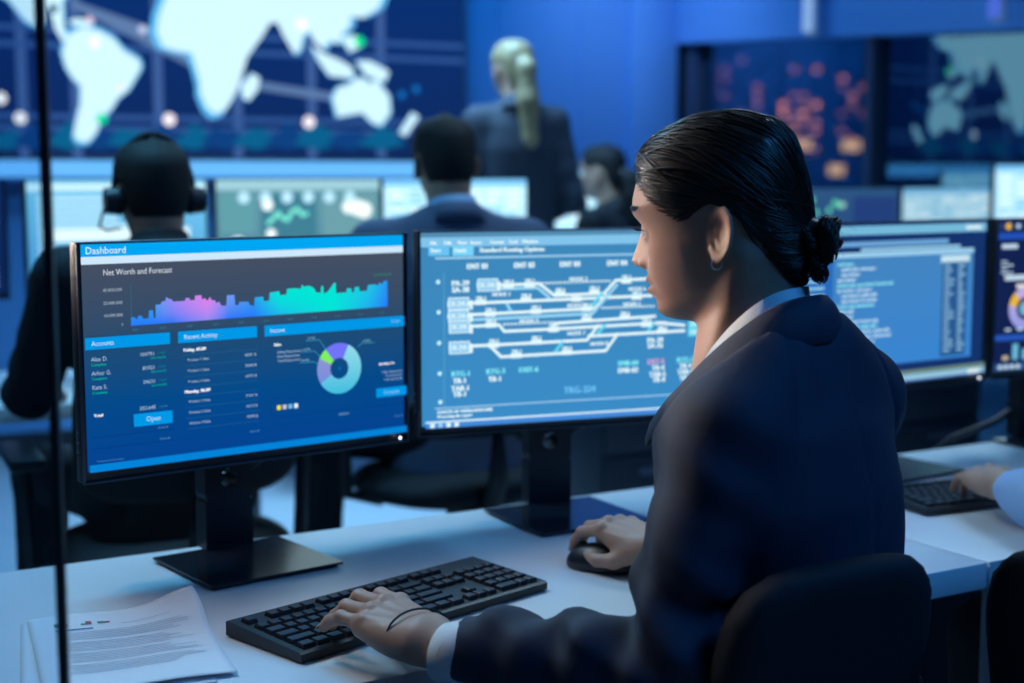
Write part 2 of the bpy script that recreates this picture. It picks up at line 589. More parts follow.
# teal hills along the lower edge
for k in range(14):
    cx = -60 + k * 76
    pic.poly(W([(cx - 60, 352), (cx - 30, 322 + 12 * math.sin(k * 2.1)), (cx, 306 + 14 * math.sin(k * 1.7)), (cx + 25, 318), (cx + 60, 352), (cx, 366)]), s8(10, 92, 136) if k % 2 else s8(14, 62, 124))
land = s8(206, 242, 255)
LAND = [
    [(150, 130), (165, 85), (200, 68), (240, 75), (275, 95), (300, 125), (335, 145), (342, 165), (325, 195), (310, 220), (285, 240), (270, 265), (245, 290), (235, 320), (215, 345), (190, 345), (178, 330), (185, 290), (195, 250), (195, 210), (175, 190), (160, 165)],
    [(-300, -330), (-260, -140), (-110, -60), (-30, -30), (20, 0), (60, 50), (90, 65), (105, 50), (100, 10), (120, 30), (135, 75), (152, 103), (162, 98), (152, 60), (150, 0), (190, -40), (230, -120), (160, -200), (100, -300), (-100, -380)],
    [(165, 52), (190, 45), (230, 58), (215, 66), (175, 62)],
    [(400, 0), (385, 40), (380, 80), (395, 115), (430, 125), (465, 130), (475, 165), (485, 200), (485, 225), (500, 260), (520, 278), (545, 270), (565, 240), (580, 210), (590, 175), (600, 140), (625, 105), (640, 84), (655, 58), (672, 55), (690, 90), (715, 132), (730, 120), (735, 92), (750, 75), (762, 100), (785, 122), (800, 100), (820, 108), (832, 82), (850, 66), (852, 40), (880, 45), (918, 22), (935, -20), (960, -90), (930, -200), (820, -290), (640, -330), (500, -300), (430, -190), (410, -100), (440, -40)],
    [(590, 240), (585, 210), (610, 180), (630, 190), (625, 220), (605, 245)],
    [(755, 112), (775, 150), (800, 185), (860, 192), (855, 165), (830, 150), (812, 142), (785, 130)],
    [(826, 92), (860, 86), (882, 112), (850, 128)],
    [(865, 150), (900, 150), (945, 175), (935, 200), (890, 185)],
    [(808, 240), (820, 215), (850, 205), (870, 190), (890, 195), (900, 205), (915, 190), (925, 210), (945, 235), (948, 275), (925, 306), (905, 300), (880, 275), (850, 280), (820, 285)],
    [(970, 322), (985, 300), (1000, 275), (1018, 285), (1000, 310), (985, 332)],
]
for L in LAND:
    P0 = W(L)
    cx = sum(p[0] for p in P0) / len(P0); cy = sum(p[1] for p in P0) / len(P0)
    pic.poly([((x - cx) * 1.06 + cx, (y - cy) * 1.06 + cy) for x, y in P0], s8(96, 190, 246))
for L in LAND:
    pic.poly(W(L), land)
for x, y, r, c in ((48, 288, 13, s8(255, 250, 250)), (0, 240, 13, s8(255, 250, 250)), (410, 292, 14, s8(255, 245, 250)), (750, 298, 14, s8(255, 245, 250)), (345, 73, 9, s8(200, 210, 240)), (216, 50, 8, s8(230, 200, 220)),
                   (732, 60, 14, s8(255, 255, 255)), (228, 105, 12, s8(255, 255, 255)), (290, 215, 8, s8(240, 235, 245)), (872, 102, 13, s8(0, 232, 150)), (245, 290, 12, s8(0, 225, 170)), (128, 22, 10, s8(20, 90, 110)), (975, 232, 9, s8(20, 110, 190)), (1010, 218, 9, s8(20, 110, 190))):
    q = wall_xy(x / 2.438, y / 2.438)
    pic.dot(q[0], q[1], r / 2.438 / FPX * 7.4, c)
mesh_obj('map_picture', pic.mesh('map_picture'), emit_mat('display_picture_bright', None, 1.12), disp, (0, -0.101, 0))
zs0 = wall_xy(240, 177)[1]
MB().box(((DX0 + R_edge) / 2, -0.04, (zs0 + zb) / 2 - 0.004), (R_edge - DX0, 0.06, zb - zs0 - 0.01), bev=0.01).build('light_strip', emit_mat('light_strip_glow', s8(104, 186, 255), 1.1), disp)
MB().box(((DX0 + R_edge) / 2, -0.05, zs0 - 0.05), (R_edge - DX0 + .05, 0.10, 0.07), bev=0.006).build('ledge', mat('ledge_blue', (0.02, 0.06, 0.2), 0.4), disp)

# vertical light streaks on the bulkhead, put in as glowing tubes
for i, (px, y1) in enumerate(((812, 34), (999, 20))):
    p = on_plane(px, y1, Wc - Wd * 0.03, -Wd)
    s = (p - Wc) @ Gd
    lz = p[2]
    r = empty('wall_light_streak', (p[0], p[1], lz), gz, 'light streak on the blue bulkhead made as a slim glowing tube, ' + ('left one' if i == 0 else 'right one near the map reflection'), 'light streak', 'light streaks on the bulkhead')
    MB().box((0, 0.0, 0.22), (0.07, 0.03, 0.46), bev=0.008).build('backplate', mat('lamp_white', (0.6, 0.65, 0.75), 0.4, noise=0.05), r)
    MB().cyl((0, -0.03, 0.01), (0, -0.03, 0.43), 0.026).build('tube', emit_mat('tube_glow%d' % i, s8(150, 195, 255) if i == 0 else s8(84, 120, 240), 0.75), r)

# ceiling lamp fixtures carrying the area lights
for k, (n, l, t, s, p, c, sp) in enumerate(LAMPS):
    r = empty('ceiling_light', (l[0], l[1], CEIL), 0, 'flat ceiling light panel ' + ('above the left desk end, warm', 'above the left desk end, cyan', 'above the second keyboard', 'above the men in the second row', 'above the far right desks', 'above the empty chair')[k], 'ceiling light', 'ceiling light panels')
    MB().box((0, 0, -0.03), (s[0] + 0.06, s[1] + 0.06, 0.058), bev=0.006).build('housing', mat('lamp_white', (0.6, 0.65, 0.75)), r)
    MB().box((0, 0, -0.064), (s[0], s[1], 0.008)).build('diffuser', emit_mat('diffuser_%d' % k, c, 1.0), r)

# night city outside the glazed wall: a tower with single lit windows
TD = 220.0
tower = empty('office_tower', (0, TD, -60), 0, 'dark office tower at night with orange lit windows outside the glass', 'building')
def twx(px): return (px - 512) / FPX * TD
def twz(py): return CAM_H + (175 - py) / FPX * TD + 60
MB().box((twx(790), 12, twz(40) / 2), (twx(905) - twx(668), 24, twz(40)), bev=0.1).build('body', mat('tower_wall', (0.010, 0.022, 0.055), 0.5, noise=0.3, nscale=0.2), tower)
MB().box((twx(775), 10, twz(-40) / 2), (twx(820) - twx(735), 18, twz(-40)), bev=0.1).build('core', mat('tower_wall', (0.008, 0.02, 0.05)), tower)
pane_cache = {}
def tower_window(px, py, wpx, hpx, col, st):
    key = (wpx, hpx)
    wm = wpx / FPX * TD; hm = hpx / FPX * TD
    if key not in pane_cache:
        pane_cache[key] = MB().box((0, 0, 0), (wm, 0.3, hm), bev=0.05, seg=1).mesh('window')
    me = pane_cache[key].copy()
    me.materials.append(emit_mat('window_%d_%d_%d' % tuple(int(v * 40) for v in col), col, 1.0))
    mesh_obj('window', me, None, tower, (twx(px), -0.1, twz(py)))
for cxs in ((706, 722, 738, 754), (780, 790, 800, 812), (838, 848, 858)):
    for x in cxs:
        for j in range(13):
            y = 46 + j * 8.6
            pr = 0.06 + 0.62 * max(0, 1 - abs(y - 112) / 55) * (1.0 if 770 < x < 815 else 0.6)
            if random.random() < pr:
                b = random.choice((0.25, 0.45, 0.8)) * (1.5 if y > 95 and 775 < x < 815 else 0.8)
                tower_window(x, y, 6.5, 5.5, tuple(v * b for v in s8(255, 150, 84)), 1)
for x, y, wx in ((800, 145, 17), (848, 146, 18), (834, 170, 15)):
    tower_window(x, y, wx, 10, tuple(v * 1.0 for v in s8(244, 196, 130)), 1)
# ================================================================== desks
U30 = RAD(30.3)
Ud = np.array([math.cos(U30), math.sin(U30), 0]); Vd = np.array([-math.sin(U30), math.cos(U30), 0])
DESK_Z = 0.74
M_desk = mat('desk_laminate', (0.70, 0.75, 0.80), 0.30, noise=0.03, nscale=6, bump=0.04, bscale=300)
M_leg = mat('desk_leg_metal', (0.42, 0.47, 0.55), 0.4, metal=0.2, noise=0.05)
M_black = mat('black_plastic', (0.012, 0.014, 0.020), 0.42, noise=0.15, nscale=60, bump=0.1, bscale=900)
M_blackg = mat('black_plastic_gloss', (0.010, 0.012, 0.018), 0.22, noise=0.1, nscale=60)
def desk(label, origin, rz, length, depth, panel=True, group=None):
    """origin = front right corner of the top; local x to the right, y away from the sitter"""
    r = empty('desk', (origin[0], origin[1], 0), rz, label, 'desk', group)
    MB().box((-length / 2, depth / 2, DESK_Z - 0.02), (length - 0.004, depth, 0.04), bev=0.003).build('desktop', M_desk, r)
    for sx in (-length + 0.14, -0.14):
        for sy in (0.08, depth - 0.08):
            MB().box((sx, sy, (DESK_Z - 0.04) / 2), (0.06, 0.06, DESK_Z - 0.04), bev=0.005).build('leg', M_leg, r)
        MB().box((sx, depth / 2, DESK_Z - 0.065), (0.05, depth - 0.22, 0.05), bev=0.004).build('side_rail', M_leg, r)
    MB().box((-length / 2, depth - 0.10, DESK_Z - 0.066), (length - 0.34, 0.03, 0.05), bev=0.003).build('cross_rail', M_leg, r)
    if panel: MB().box((-length / 2, depth - 0.13, 0.40), (length - 0.36, 0.018, 0.56), bev=0.002).build('modesty_panel', mat('modesty_panel', (0.030, 0.045, 0.080), 0.5, noise=0.1), r)
    return r
SEAM = on_z(989, 562, DESK_Z)
DDEP = 0.675
desk('white laminate desk carrying the dashboard monitor, keyboard and papers', SEAM, U30, 1.75, DDEP)
e2 = SEAM + Ud * 1.6
desk('white laminate desk behind the woman, carrying the second keyboard', e2, U30, 1.6, DDEP)

# ================================================================== monitors
PW, PH = 0.535, 0.332
BZ, CH = 0.007, 0.017              # side bezel, chin
SW, SH = PW - 2 * BZ, PH - 0.003 - CH
M_bezel = mat('monitor_bezel', (0.010, 0.012, 0.018), 0.35, noise=0.1, nscale=80)
M_edge = mat('monitor_edge', (0.07, 0.08, 0.11), 0.4, metal=0.6)
M_led = emit_mat('led_white', (0.85, 0.93, 1.0), 3.0)
def monitor(center, yaw, picture, label, zbot=0.883, base_off=(-0.02, -0.035), base_yaw=0.0, strength=1.0, group=None, parts=True, floor_z=DESK_Z, neck_dx=0.0):
    r = empty('monitor', (center[0], center[1], floor_z), yaw, label, 'monitor', group)
    z0 = zbot - floor_z
    zc = z0 + PH / 2
    MB().box((0, 0.014, zc), (PW, 0.024, PH), bev=0.004).build('housing', M_bezel, r)
    MB().box((base_off[0] * .5, 0.038, zc - 0.01), (0.30, 0.03, 0.20), bev=0.012).build('rear_cover', M_black, r)
    f = MB()
    f.box((0, 0.0, z0 + 0.0015), (PW, 0.006, 0.003), bev=0.001).box((0, 0, z0 + PH - 0.0015), (PW, 0.006, 0.003), bev=0.001)
    f.box((-PW / 2 + 0.0015, 0, zc), (0.003, 0.006, PH), bev=0.001).box((PW / 2 - 0.0015, 0, zc), (0.003, 0.006, PH), bev=0.001)
    f.build('frame', M_edge, r)
    scr = mesh_obj('screen', picture.mesh('screen'), emit_mat('screen_%.2f' % strength, None, strength), r, (-SW / 2, 0.0008, z0 + CH))
    bx, by = base_off
    ca, sa = math.cos(base_yaw), math.sin(base_yaw)
    b = MB()
    b.prism([(-0.104, -0.096), (0.104, -0.096), (0.104, 0.096), (-0.104, 0.096)], 0.004, 0.0075)
    b.prism([(-0.098, -0.090), (0.098, -0.090), (0.098, 0.090), (-0.098, 0.090)], 0.0, 0.004)
    b.build('base', mat('stand_base', (0.016, 0.020, 0.030), 0.16, metal=0.3, noise=0.1, nscale=40), r, (bx, by, 0), (0, 0, base_yaw), smooth=False)
    nx, ny = bx + neck_dx, by + 0.035
    n = MB()
    hz = z0 + PH * 0.5
    # stand column with a round cable opening: left, right, lower and upper pieces around it
    hc, hr, wn, dn = z0 - 0.030, 0.014, 0.078, 0.034
    N = 24
    outer, inner = [], []
    prof = []
    for i in range(N):
        a = 2 * PI * i / N
        c, s = math.cos(a), math.sin(a)
        k = min((wn / 2) / max(abs(c), 1e-6), 0.035 / max(abs(s), 1e-6))
        outer.append((c * k, s * k)); inner.append((c * hr, s * hr))
    for i in range(N):
        j = (i + 1) % N
        q = [outer[i], outer[j], inner[j], inner[i]]
        n.prism([(x, y) for x, y in q], -dn / 2, dn / 2, Matrix(((1, 0, 0, 0), (0, 0, 1, 0), (0, 1, 0, hc), (0, 0, 0, 1))))
    n.box((0, 0, (hc - 0.035 + 0.0072) / 2), (wn, dn, hc - 0.035 - 0.0072))
    n.box((0, 0, (hc + 0.035 + hz) / 2), (wn, dn, hz - hc - 0.035))
    neck = n.build('neck', mat('stand_neck', (0.014, 0.018, 0.028), 0.35, metal=0.3, noise=0.1, nscale=40), r, (nx, max(ny, 0.068), 0) if False else (nx, 0.070, 0), (0, 0, 0), smooth=False)
    nyy = 0.070
    MB().box((nx, 0.058, hz), (0.10, 0.02, 0.10), bev=0.004).build('mount', M_black, r)
    if parts:
        # cable hanging from the inputs through the opening
        pts = []
        for i in range(15):
            t = i / 14
            pts.append((nx + 0.075 * (1 - t) * 1.2 - 0.004 * t, 0.040 + 0.055 * t ** 1.4, z0 + 0.03 - 0.058 * math.sin(min(1.0, t * 1.25) * PI / 2) - 0.004 * t))
        MB().tube(pts, 0.0035).build('cable', M_black, r)
        MB().sphere((PW / 2 - 0.018, -0.004, z0 + 0.008), 0.0022, 10).build('power_light', M_led, r)
        for k in range(3):
            MB().box((-PW / 2 - 0.0005, 0.012, z0 + 0.04 + 0.014 * k), (0.003, 0.008, 0.007), bev=0.001).build('button', M_edge, r)
    return r

def screen_mapper(center, yaw, zbot):
    """turns a pixel of the photograph into a place on this real screen (0..1 across, 0..1 up)"""
    c, s = math.cos(yaw), math.sin(yaw)
    p0 = np.array([center[0], center[1], zbot + CH])
    n = np.array([s, -c, 0]); ux = np.array([c, s, 0])
    def f(px, py):
        p = on_plane(px, py, p0, n)
        return ((p - p0) @ ux + SW / 2) / SW, (p[2] - p0[2]) / SH
    return f

def shade(c, k): return tuple(v * k for v in c)
WHITE = s8(236, 246, 255)

# ---- dashboard picture
M1c, M1y = (-0.376, 2.115), RAD(38.1)
mp1 = screen_mapper(M1c, M1y, 0.883)
def px1(x, y, ox=60, oy=220, k=2.844):
    return mp1(ox + x / k, oy + y / k)
def dashboard():
    p = Pic((SW, SH))
    p.rect(0, 0, 1, .30, s8(4, 66, 146), s8(4, 74, 138))
    p.rect(0, .30, 1, .60, s8(4, 74, 138), s8(34, 76, 112))
    p.rect(0, .60, 1, 1, s8(46, 76, 108), s8(74, 80, 96))
    p.rect(0, .945, 1, 1.0, s8(0, 166, 242))
    p.rect(0, .912, 1, .945, s8(206, 232, 252))
    p.text(.012, .957, .031, 'Dashboard', s8(226, 246, 255), wide=.95)
    p.text(.058, .862, .026, 'Net Worth and Forecast', s8(214, 224, 236), wide=.86)
    for y, t in ((.790, '40.000.000'), (.733, '20.000.000'), (.678, '10.000.000')):
        p.text(.109, y, .014, t, s8(170, 186, 204), 'r')
    p.text(.109, .636, .012, '0', s8(150, 170, 190), 'r')
    p.rect(.1325, .635, .134, .815, s8(40, 112, 134))
    # skyline chart, step by step
    st = [(202, 278), (210, 276), (220, 283), (222, 273), (233, 272), (236, 281), (252, 279), (253, 258), (264, 256), (267, 279), (272, 278), (272, 241), (286, 240), (290, 232), (300, 230), (302, 219), (310, 224), (318, 226), (322, 232), (340, 231), (356, 230), (357, 222), (368, 222), (370, 228), (383, 228), (384, 215), (402, 214), (404, 226), (412, 222), (420, 230), (426, 219), (434, 230), (440, 227), (444, 236), (452, 232), (460, 244), (473, 243), (475, 214), (496, 213), (499, 243), (508, 241), (510, 233), (536, 232), (539, 241), (552, 245), (554, 220), (578, 218), (580, 231), (595, 229), (597, 206), (624, 203), (626, 214), (644, 212), (646, 196), (668, 194), (685, 196), (688, 184), (694, 190), (706, 187), (716, 190), (724, 196), (728, 206), (742, 207), (743, 188), (749, 188), (750, 210), (762, 204), (780, 178), (784, 180), (785, 208), (815, 206), (816, 195), (828, 194), (830, 206), (837, 205), (838, 191), (850, 190), (852, 203), (874, 201), (876, 185), (895, 183), (905, 186), (908, 178), (918, 182), (920, 174), (931, 172), (932, 245)]
    def basey(x): return 301 + (x - 202) / 730 * (246 - 301)
    def ccol(u, f):
        b = np.array(s8(40, 120, 250)); pk = np.array(s8(226, 130, 236)); cy = np.array(s8(0, 232, 214)); lb = np.array(s8(40, 165, 240)); pv = np.array(s8(150, 140, 245))
        xs = [0, .08, .16, .30, .38, .48, .58, .78, .92, 1]
        top = [lb, lb, pv, pk, lb * .5 + pv * .5, lb, cy, cy, cy * .5 + lb * .5, b * .5 + lb * .5]
        bot = [b, b, b, pv, b, b, b * .5 + cy * .5, cy, b * .6 + cy * .4, b]
        T = np.array([np.interp(u, xs, [c[i] for c in top]) for i in range(3)])
        B = np.array([np.interp(u, xs, [c[i] for c in bot]) for i in range(3)])
        return B + (T - B) * f
    z = p.z
    for (xa, ya), (xb, yb) in zip(st[:-1], st[1:]):
        if xb - xa < 0.8: continue
        n = max(1, int((xb - xa) / 6))
        for i in range(n):
            x0 = xa + (xb - xa) * i / n; x1 = xa + (xb - xa) * (i + 1) / n
            y0 = ya + (yb - ya) * i / n; y1 = ya + (yb - ya) * (i + 1) / n
            q = [px1(x0, basey(x0)), px1(x1, basey(x1)), px1(x1, y1), px1(x0, y0)]
            u0, u1 = (x0 - 202) / 730, (x1 - 202) / 730
            h0, h1 = (basey(x0) - y0) / 75, (basey(x1) - y1) / 75
            m0 = ((q[0][0] + q[3][0]) / 2, (q[0][1] + q[3][1]) / 2); m1 = ((q[1][0] + q[2][0]) / 2, (q[1][1] + q[2][1]) / 2)
            p.z = z
            p._add([q[0], q[1], m1, m0, q[2], q[3]], [(0, 1, 2, 3), (3, 2, 4, 5)], [ccol(u0, 0), ccol(u1, 0), ccol(u1, min(1, h1 * .7)), ccol(u0, min(1, h0 * .7)), ccol(u1, min(1, h1 * 1.2)), ccol(u0, min(1, h0 * 1.2))])
    for i in range(11):
        p.text(.135 + i * .078, .610, .009, '05.%02d' % (i + 1), s8(60, 130, 150))
    p.text(.955, .80, .012, 'Last Month 90', s8(0, 150, 120), 'r')
    bar = s8(0, 152, 232)
    def panel(x0, x1, t):
        p.rect(x0, .540, x1, .592, bar)
        p.text(x0 + .017, .556, .021, t, s8(206, 236, 255), wide=.9)
    panel(.003, .240, 'Accounts'); panel(.264, .503, 'Recent Activity'); panel(.527, 1.0, 'Income')
    p.text(.985, .562, .013, 'Details', s8(150, 210, 250), 'r')
    lt = s8(170, 200, 224); gr = s8(0, 200, 160)
    for i, (nme, num) in enumerate((('Alex D.', '104791'), ('Arhur G.', '81021'), ('Kate S.', '24631'))):
        y = .488 - i * .062
        p.text(.017, y, .019, nme, lt, wide=.9); p.text(.017, y - .021, .012, 'Complete', gr)
        p.text(.192, y + .006, .017, num, lt, 'r'); p.text(.226, y + .010, .010, '+18.07', s8(0, 140, 130), 'r'); p.text(.226, y - .010, .012, 'last month', s8(0, 180, 150), 'r')
    p.text(.019, .242, .014, 'Total', WHITE, bold=.0006)
    p.text(.192, .252, .017, '203.645', lt, 'r'); p.text(.226, .255, .010, '+21.04', s8(60, 140, 180), 'r')
    p.rect(.129, .180, .240, .237, bar)
    p.text(.1845, .198, .024, 'Open', s8(180, 226, 255), 'c', wide=.9)
    p.rect(.012, .150, .240, .152, s8(2, 48, 118)); p.text(.226, .160, .010, 'Show all', s8(90, 150, 200), 'r'); p.rect(.012, .100, .240, .102, s8(2, 48, 118)); p.text(.23, .108, .010, 'Show all', s8(90, 150, 200), 'r')
    def rows(y0, title, vals):
        p.text(.277, y0, .015, title, WHITE, bold=.0008)
        for i, v in enumerate(vals):
            y = y0 - .045 - i * .050
            p.rect(.277, y + .029, .503, .0305 + y, s8(40, 104, 150))
            p.text(.288, y, .012, 'Product %d Sales' % (i + 1), lt); p.text(.497, y, .013, v, lt, 'r')
        p.rect(.277, y - .020, .503, y - .0185, s8(40, 104, 150))
    rows(.500, 'Friday, 05.09', ('46031 $', '76040 $', '10773 $'))
    rows(.308, 'Monday, 06.09', ('31641 $', '10110 $', '10390 $'))
    p.text(.50, .092, .010, 'Show all', s8(90, 150, 200), 'r')
    p.text(.552, .492, .014, 'Sales', WHITE, bold=.0007)
    for i in range(3):
        p.text(.562, .456 - i * .021, .012, ('Selling Department', 'Data Department', 'Total Department')[i], lt)
    cx, cy = px1(790, 421)
    R, r0 = .075, .031
    dg = RAD
    p.ring(cx, cy, r0, R, dg(65), dg(-148), lambda a, s: tuple(np.array(s8(60, 190, 224)) * (1 - (s + 1) / 2) + np.array(s8(150, 222, 236)) * ((s + 1) / 2)))
    p.ring(cx, cy, r0, R, dg(65), dg(128), lambda a, s: tuple(np.array(s8(92, 122, 246)) * .5 + np.array(s8(130, 110, 250)) * .5))
    p.ring(cx, cy, r0, R, dg(128), dg(153), s8(130, 240, 90))
    p.ring(cx, cy, r0, R, dg(153), dg(212), lambda a, s: tuple(np.array(s8(160, 150, 205)) * (.5 + s / 2) + np.array(s8(96, 140, 226)) * (.5 - s / 2)))
    p.dot(cx, cy, .006, s8(10, 100, 150))
    for (xa, ya), (xb, yb), t in (((733, 340), (755, 372), '12.70%'), ((720, 372), (742, 395), '14.07%'), ((716, 402), (736, 412), '26.00%'), ((852, 350), (842, 360), '14.09%')):
        a, b = px1(xa, ya), px1(xb, yb)
        p.line([a, b], .0015, s8(60, 170, 200))
        d = .045 if t == '14.09%' else -.045
        p.line([a, (a[0] + d, a[1])], .0015, s8(60, 170, 200))
        p.text(min(a[0], a[0] + d) + .004, a[1] + .006, .011, t, s8(140, 200, 220))
    for i, c in enumerate((s8(222, 222, 40), s8(190, 196, 220), s8(110, 190, 236), s8(222, 240, 250))):
        x = .557 + i * .0185
        p.rect(x, .186, x + .0125, .208, c)
    p.text(.93, .355, .012, 'Spending Tax', WHITE, 'c', bold=.0005)
    for i in range(3):
        p.text(.985, .312 - i * .019, .011, ('Public Department', 'Tax assessment', 'Non-operational')[i], lt, 'r')
    p.rect(.892, .192, 1.0, .238, bar); p.text(.946, .206, .019, 'Compare', s8(150, 214, 250), 'c', wide=.9)
    p.rect(.55, .150, 1.0, .1515, s8(2, 48, 118)); p.text(.76, .125, .012, 'All 2019', s8(130, 180, 220)); p.text(.985, .085, .010, 'Show all', s8(90, 150, 200), 'r')
    p.rect(0, 0, 1, .033, s8(2, 132, 216))
    p.text(.02, .042, .010, 'Transaction Database', s8(70, 130, 190))
    return p
monitor(M1c, M1y, dashboard(), 'monitor showing a dark Dashboard with colourful skyline chart and donut', base_off=(-0.038, -0.032), strength=1.0, neck_dx=.016)

# ---- track diagram picture
M2c, M2y = (0.099, 2.395), RAD(20.7)
mp2 = screen_mapper(M2c, M2y, 0.885)
def px2(x, y, ox=400, oy=220, k=3.103):
    return mp2(ox + x / k, oy + y / k)
def tracks():
    p = Pic((SW, SH))
    p.rect(0, 0, 1, 1, s8(58, 140, 200), s8(62, 136, 186))
    p.rect(0, .975, 1, 1, s8(84, 140, 178))
    p.rect(0, .925, 1, .975, s8(130, 196, 236))
    wt = s8(226, 250, 255); pale = s8(150, 214, 246)
    for x, t in ((.030, 'File'), (.075, 'Edit'), (.118, 'View'), (.16, 'Insert'), (.225, 'Format'), (.285, 'Tool'), (.33, 'Window')):
        p.text(x, .938, .018, t, wt, bold=.001)
    a, b = px2(88, 112), px2(153, 80); p.rect(a[0], a[1], b[0], b[1], s8(104, 196, 244)); p.text(a[0] + .006, b[1] - .032, .02, 'Start', wt, bold=.001)
    a, b = px2(162, 112), px2(228, 80); p.rect(a[0], a[1], b[0], b[1], s8(122, 212, 250)); p.text(a[0] + .006, b[1] - .032, .02, 'Finish', wt, bold=.001)
    a = px2(246, 100); p.text(a[0], a[1], .024, 'Standard Routing Options', wt, bold=.0012)
    yy = px2(400, 116)[1]
    p.rect(.045, yy, 1, yy + .010, s8(160, 210, 240))
    for x, t in ((238, 'ENT 01'), (385, 'ENT 02'), (526, 'ENT 03'), (672, 'ENT 04')):
        a = px2(x, 144); p.text(a[0], px2(385, 148)[1], .029, t, wt, 'c', bold=.0016, wide=.9)
    # track lines (crop coordinates)
    Wt = .0095
    T = [([(298, 202), (430, 197), (478, 234), (632, 227), (668, 187), (770, 182)], wt), ([(300, 214), (425, 210), (462, 240)], pale),
         ([(212, 258), (420, 250), (780, 234)], wt), ([(212, 294), (602, 274), (640, 232)], wt), ([(212, 310), (596, 290), (672, 200)], pale),
         ([(212, 330), (306, 325), (322, 345), (474, 338), (480, 320), (790, 298)], wt), ([(470, 338), (820, 318)], wt), ([(212, 391), (430, 380), (578, 372), (614, 326)], wt),
         ([(276, 388), (312, 424), (636, 405), (674, 352)], wt), ([(582, 360), (880, 343)], wt), ([(330, 260), (342, 282)], pale), ([(590, 270), (625, 225)], s8(100, 220, 244)), ([(480, 408), (502, 378)], s8(100, 220, 244)), ([(612, 350), (634, 326)], s8(100, 220, 244)), ([(768, 342), (786, 320)], s8(100, 220, 244)), ([(800, 318), (880, 326)], wt)]
    for pts, c in T:
        p.line([px2(*q) for q in pts], Wt, c)
    for (xa, ya), (xb, yb) in (((436, 196), (655, 188)), ((318, 323), (478, 316)), ((622, 272), (790, 266))):
        n = int((xb - xa) / 11)
        for i in range(n):
            q = px2(xa + (xb - xa) * i / n, ya + (yb - ya) * i / n)
            p.rect(q[0], q[1] - .006, q[0] + .007, q[1] + .006, wt)
    for x, y in ((332, 203), (398, 200), (492, 228), (598, 222), (246, 254), (386, 246), (542, 244), (728, 238), (696, 188), (275, 290), (416, 282), (572, 274), (276, 324), (470, 338), (572, 308), (690, 300), (756, 322), (284, 386), (416, 376), (354, 418), (510, 408), (804, 343)):
        q = px2(x, y)
        p.rect(q[0] - .018, q[1] - .014, q[0] + .018, q[1] + .014, wt)
        p.text(q[0], q[1] + .016, .015, 'TRK %d' % (x % 9), wt, 'c', bold=.001)
    for x, y, t in ((306, 230, 'NODE 1'), (545, 182, 'NODE 2'), (538, 264, 'NODE 3'), (392, 312, 'NODE 4'), (710, 260, 'NODE 5'), (726, 213, 'NODE 6'), (538, 350, 'NODE 7'), (608, 382, 'NODE 8')):
        q = px2(x, y); p.text(q[0], q[1] - .008, .020, t, wt, 'c', bold=.001)
    for x, y in ((264, 200), (174, 258), (174, 296), (176, 329), (176, 393)):
        q = px2(x, y)
        p.rect(q[0] - .034, q[1] - .033, q[0] + .034, q[1] + .033, wt); p.rect(q[0] - .031, q[1] - .028, q[0] + .031, q[1] + .028, s8(150, 206, 240))
        p.text(q[0], q[1] - .012, .026, 'EX-24-%d' % (x % 7), wt, 'c', bold=.001)
    for x, y in ((298, 202), (212, 260), (212, 298), (212, 334), (212, 394)):
        q = px2(x, y); p.rect(q[0] - .004, q[1] - .026, q[0] + .005, q[1] + .022, wt)
    q = px2(905, 333); p.rect(q[0] - .028, q[1] - .045, q[0] + .03, q[1] + .045, s8(96, 214, 236))
    p.text(q[0], q[1] + .012, .022, 'EXT', wt, 'c', bold=.001); p.text(q[0], q[1] - .03, .022, 'OUT', wt, 'c', bold=.001)
    cyn = s8(130, 236, 246)
    for x, y, t, c in ((178, 195, 'PA-39', wt), (178, 215, 'SA-38', wt), (178, 474, 'RTG-1', cyn), (174, 496, 'TB-1', wt), (176, 519, 'TAB-1', wt), (174, 537, 'TB-1', wt), (286, 466, 'RTG-3', cyn), (282, 490, 'TB-1', wt), (388, 461, 'EXIT-6', cyn), (545, 525, 'TRG-324', s8(110, 196, 246)), (778, 370, 'PA-39', wt), (778, 387, 'SA-35', wt), (694, 441, 'EMB-04', cyn), (694, 463, 'EMB-02', wt), (780, 436, 'EXT-5', s8(220, 170, 214)), (786, 455, 'TB-4', wt), (784, 475, 'TAB-5', wt), (788, 492, 'TB-4', wt), (870, 430, 'RTG-5', cyn), (870, 449, 'TB-4', wt), (870, 467, 'TAB-4', wt), (870, 486, 'TB-4', wt)):
        q = px2(x, y); p.text(q[0], q[1] - .012, .036 if 'TRG' in t else .028, t, c, 'c', bold=.0014, wide=.95)
    for x, y in ((107, 190), (109, 283), (110, 378), (112, 472), (114, 560), (942, 418), (944, 498)):
        q = px2(x, y); p.dot(q[0], q[1], .007, s8(190, 240, 255))
    for x in (125, 938):
        q0, q1 = px2(x, 560), px2(x, 150); p.rect(q0[0], .1, q0[0] + .003, .80, s8(84, 164, 214))
    p.rect(.03, .099, .97, .106, s8(160, 206, 240))
    p.text(.038, .074, .016, 'STATUS OF OPERATION LINE', wt, bold=.001); p.text(.038, .052, .015, 'Processing the report', wt, bold=.001)
    p.rect(0, .026, 1, .036, s8(220, 246, 255))
    p.rect(0, 0, 1, .027, s8(66, 138, 218))
    for i in range(4):
        p.rect(.014 + i * .026, .003, .029 + i * .026, .024, wt if i != 1 else s8(150, 206, 244))
    return p
monitor(M2c, M2y, tracks(), 'monitor in front of the woman showing white rail track diagram on blue', zbot=0.885, base_off=(-0.022, -0.036), base_yaw=RAD(8), strength=1.0, neck_dx=.006)

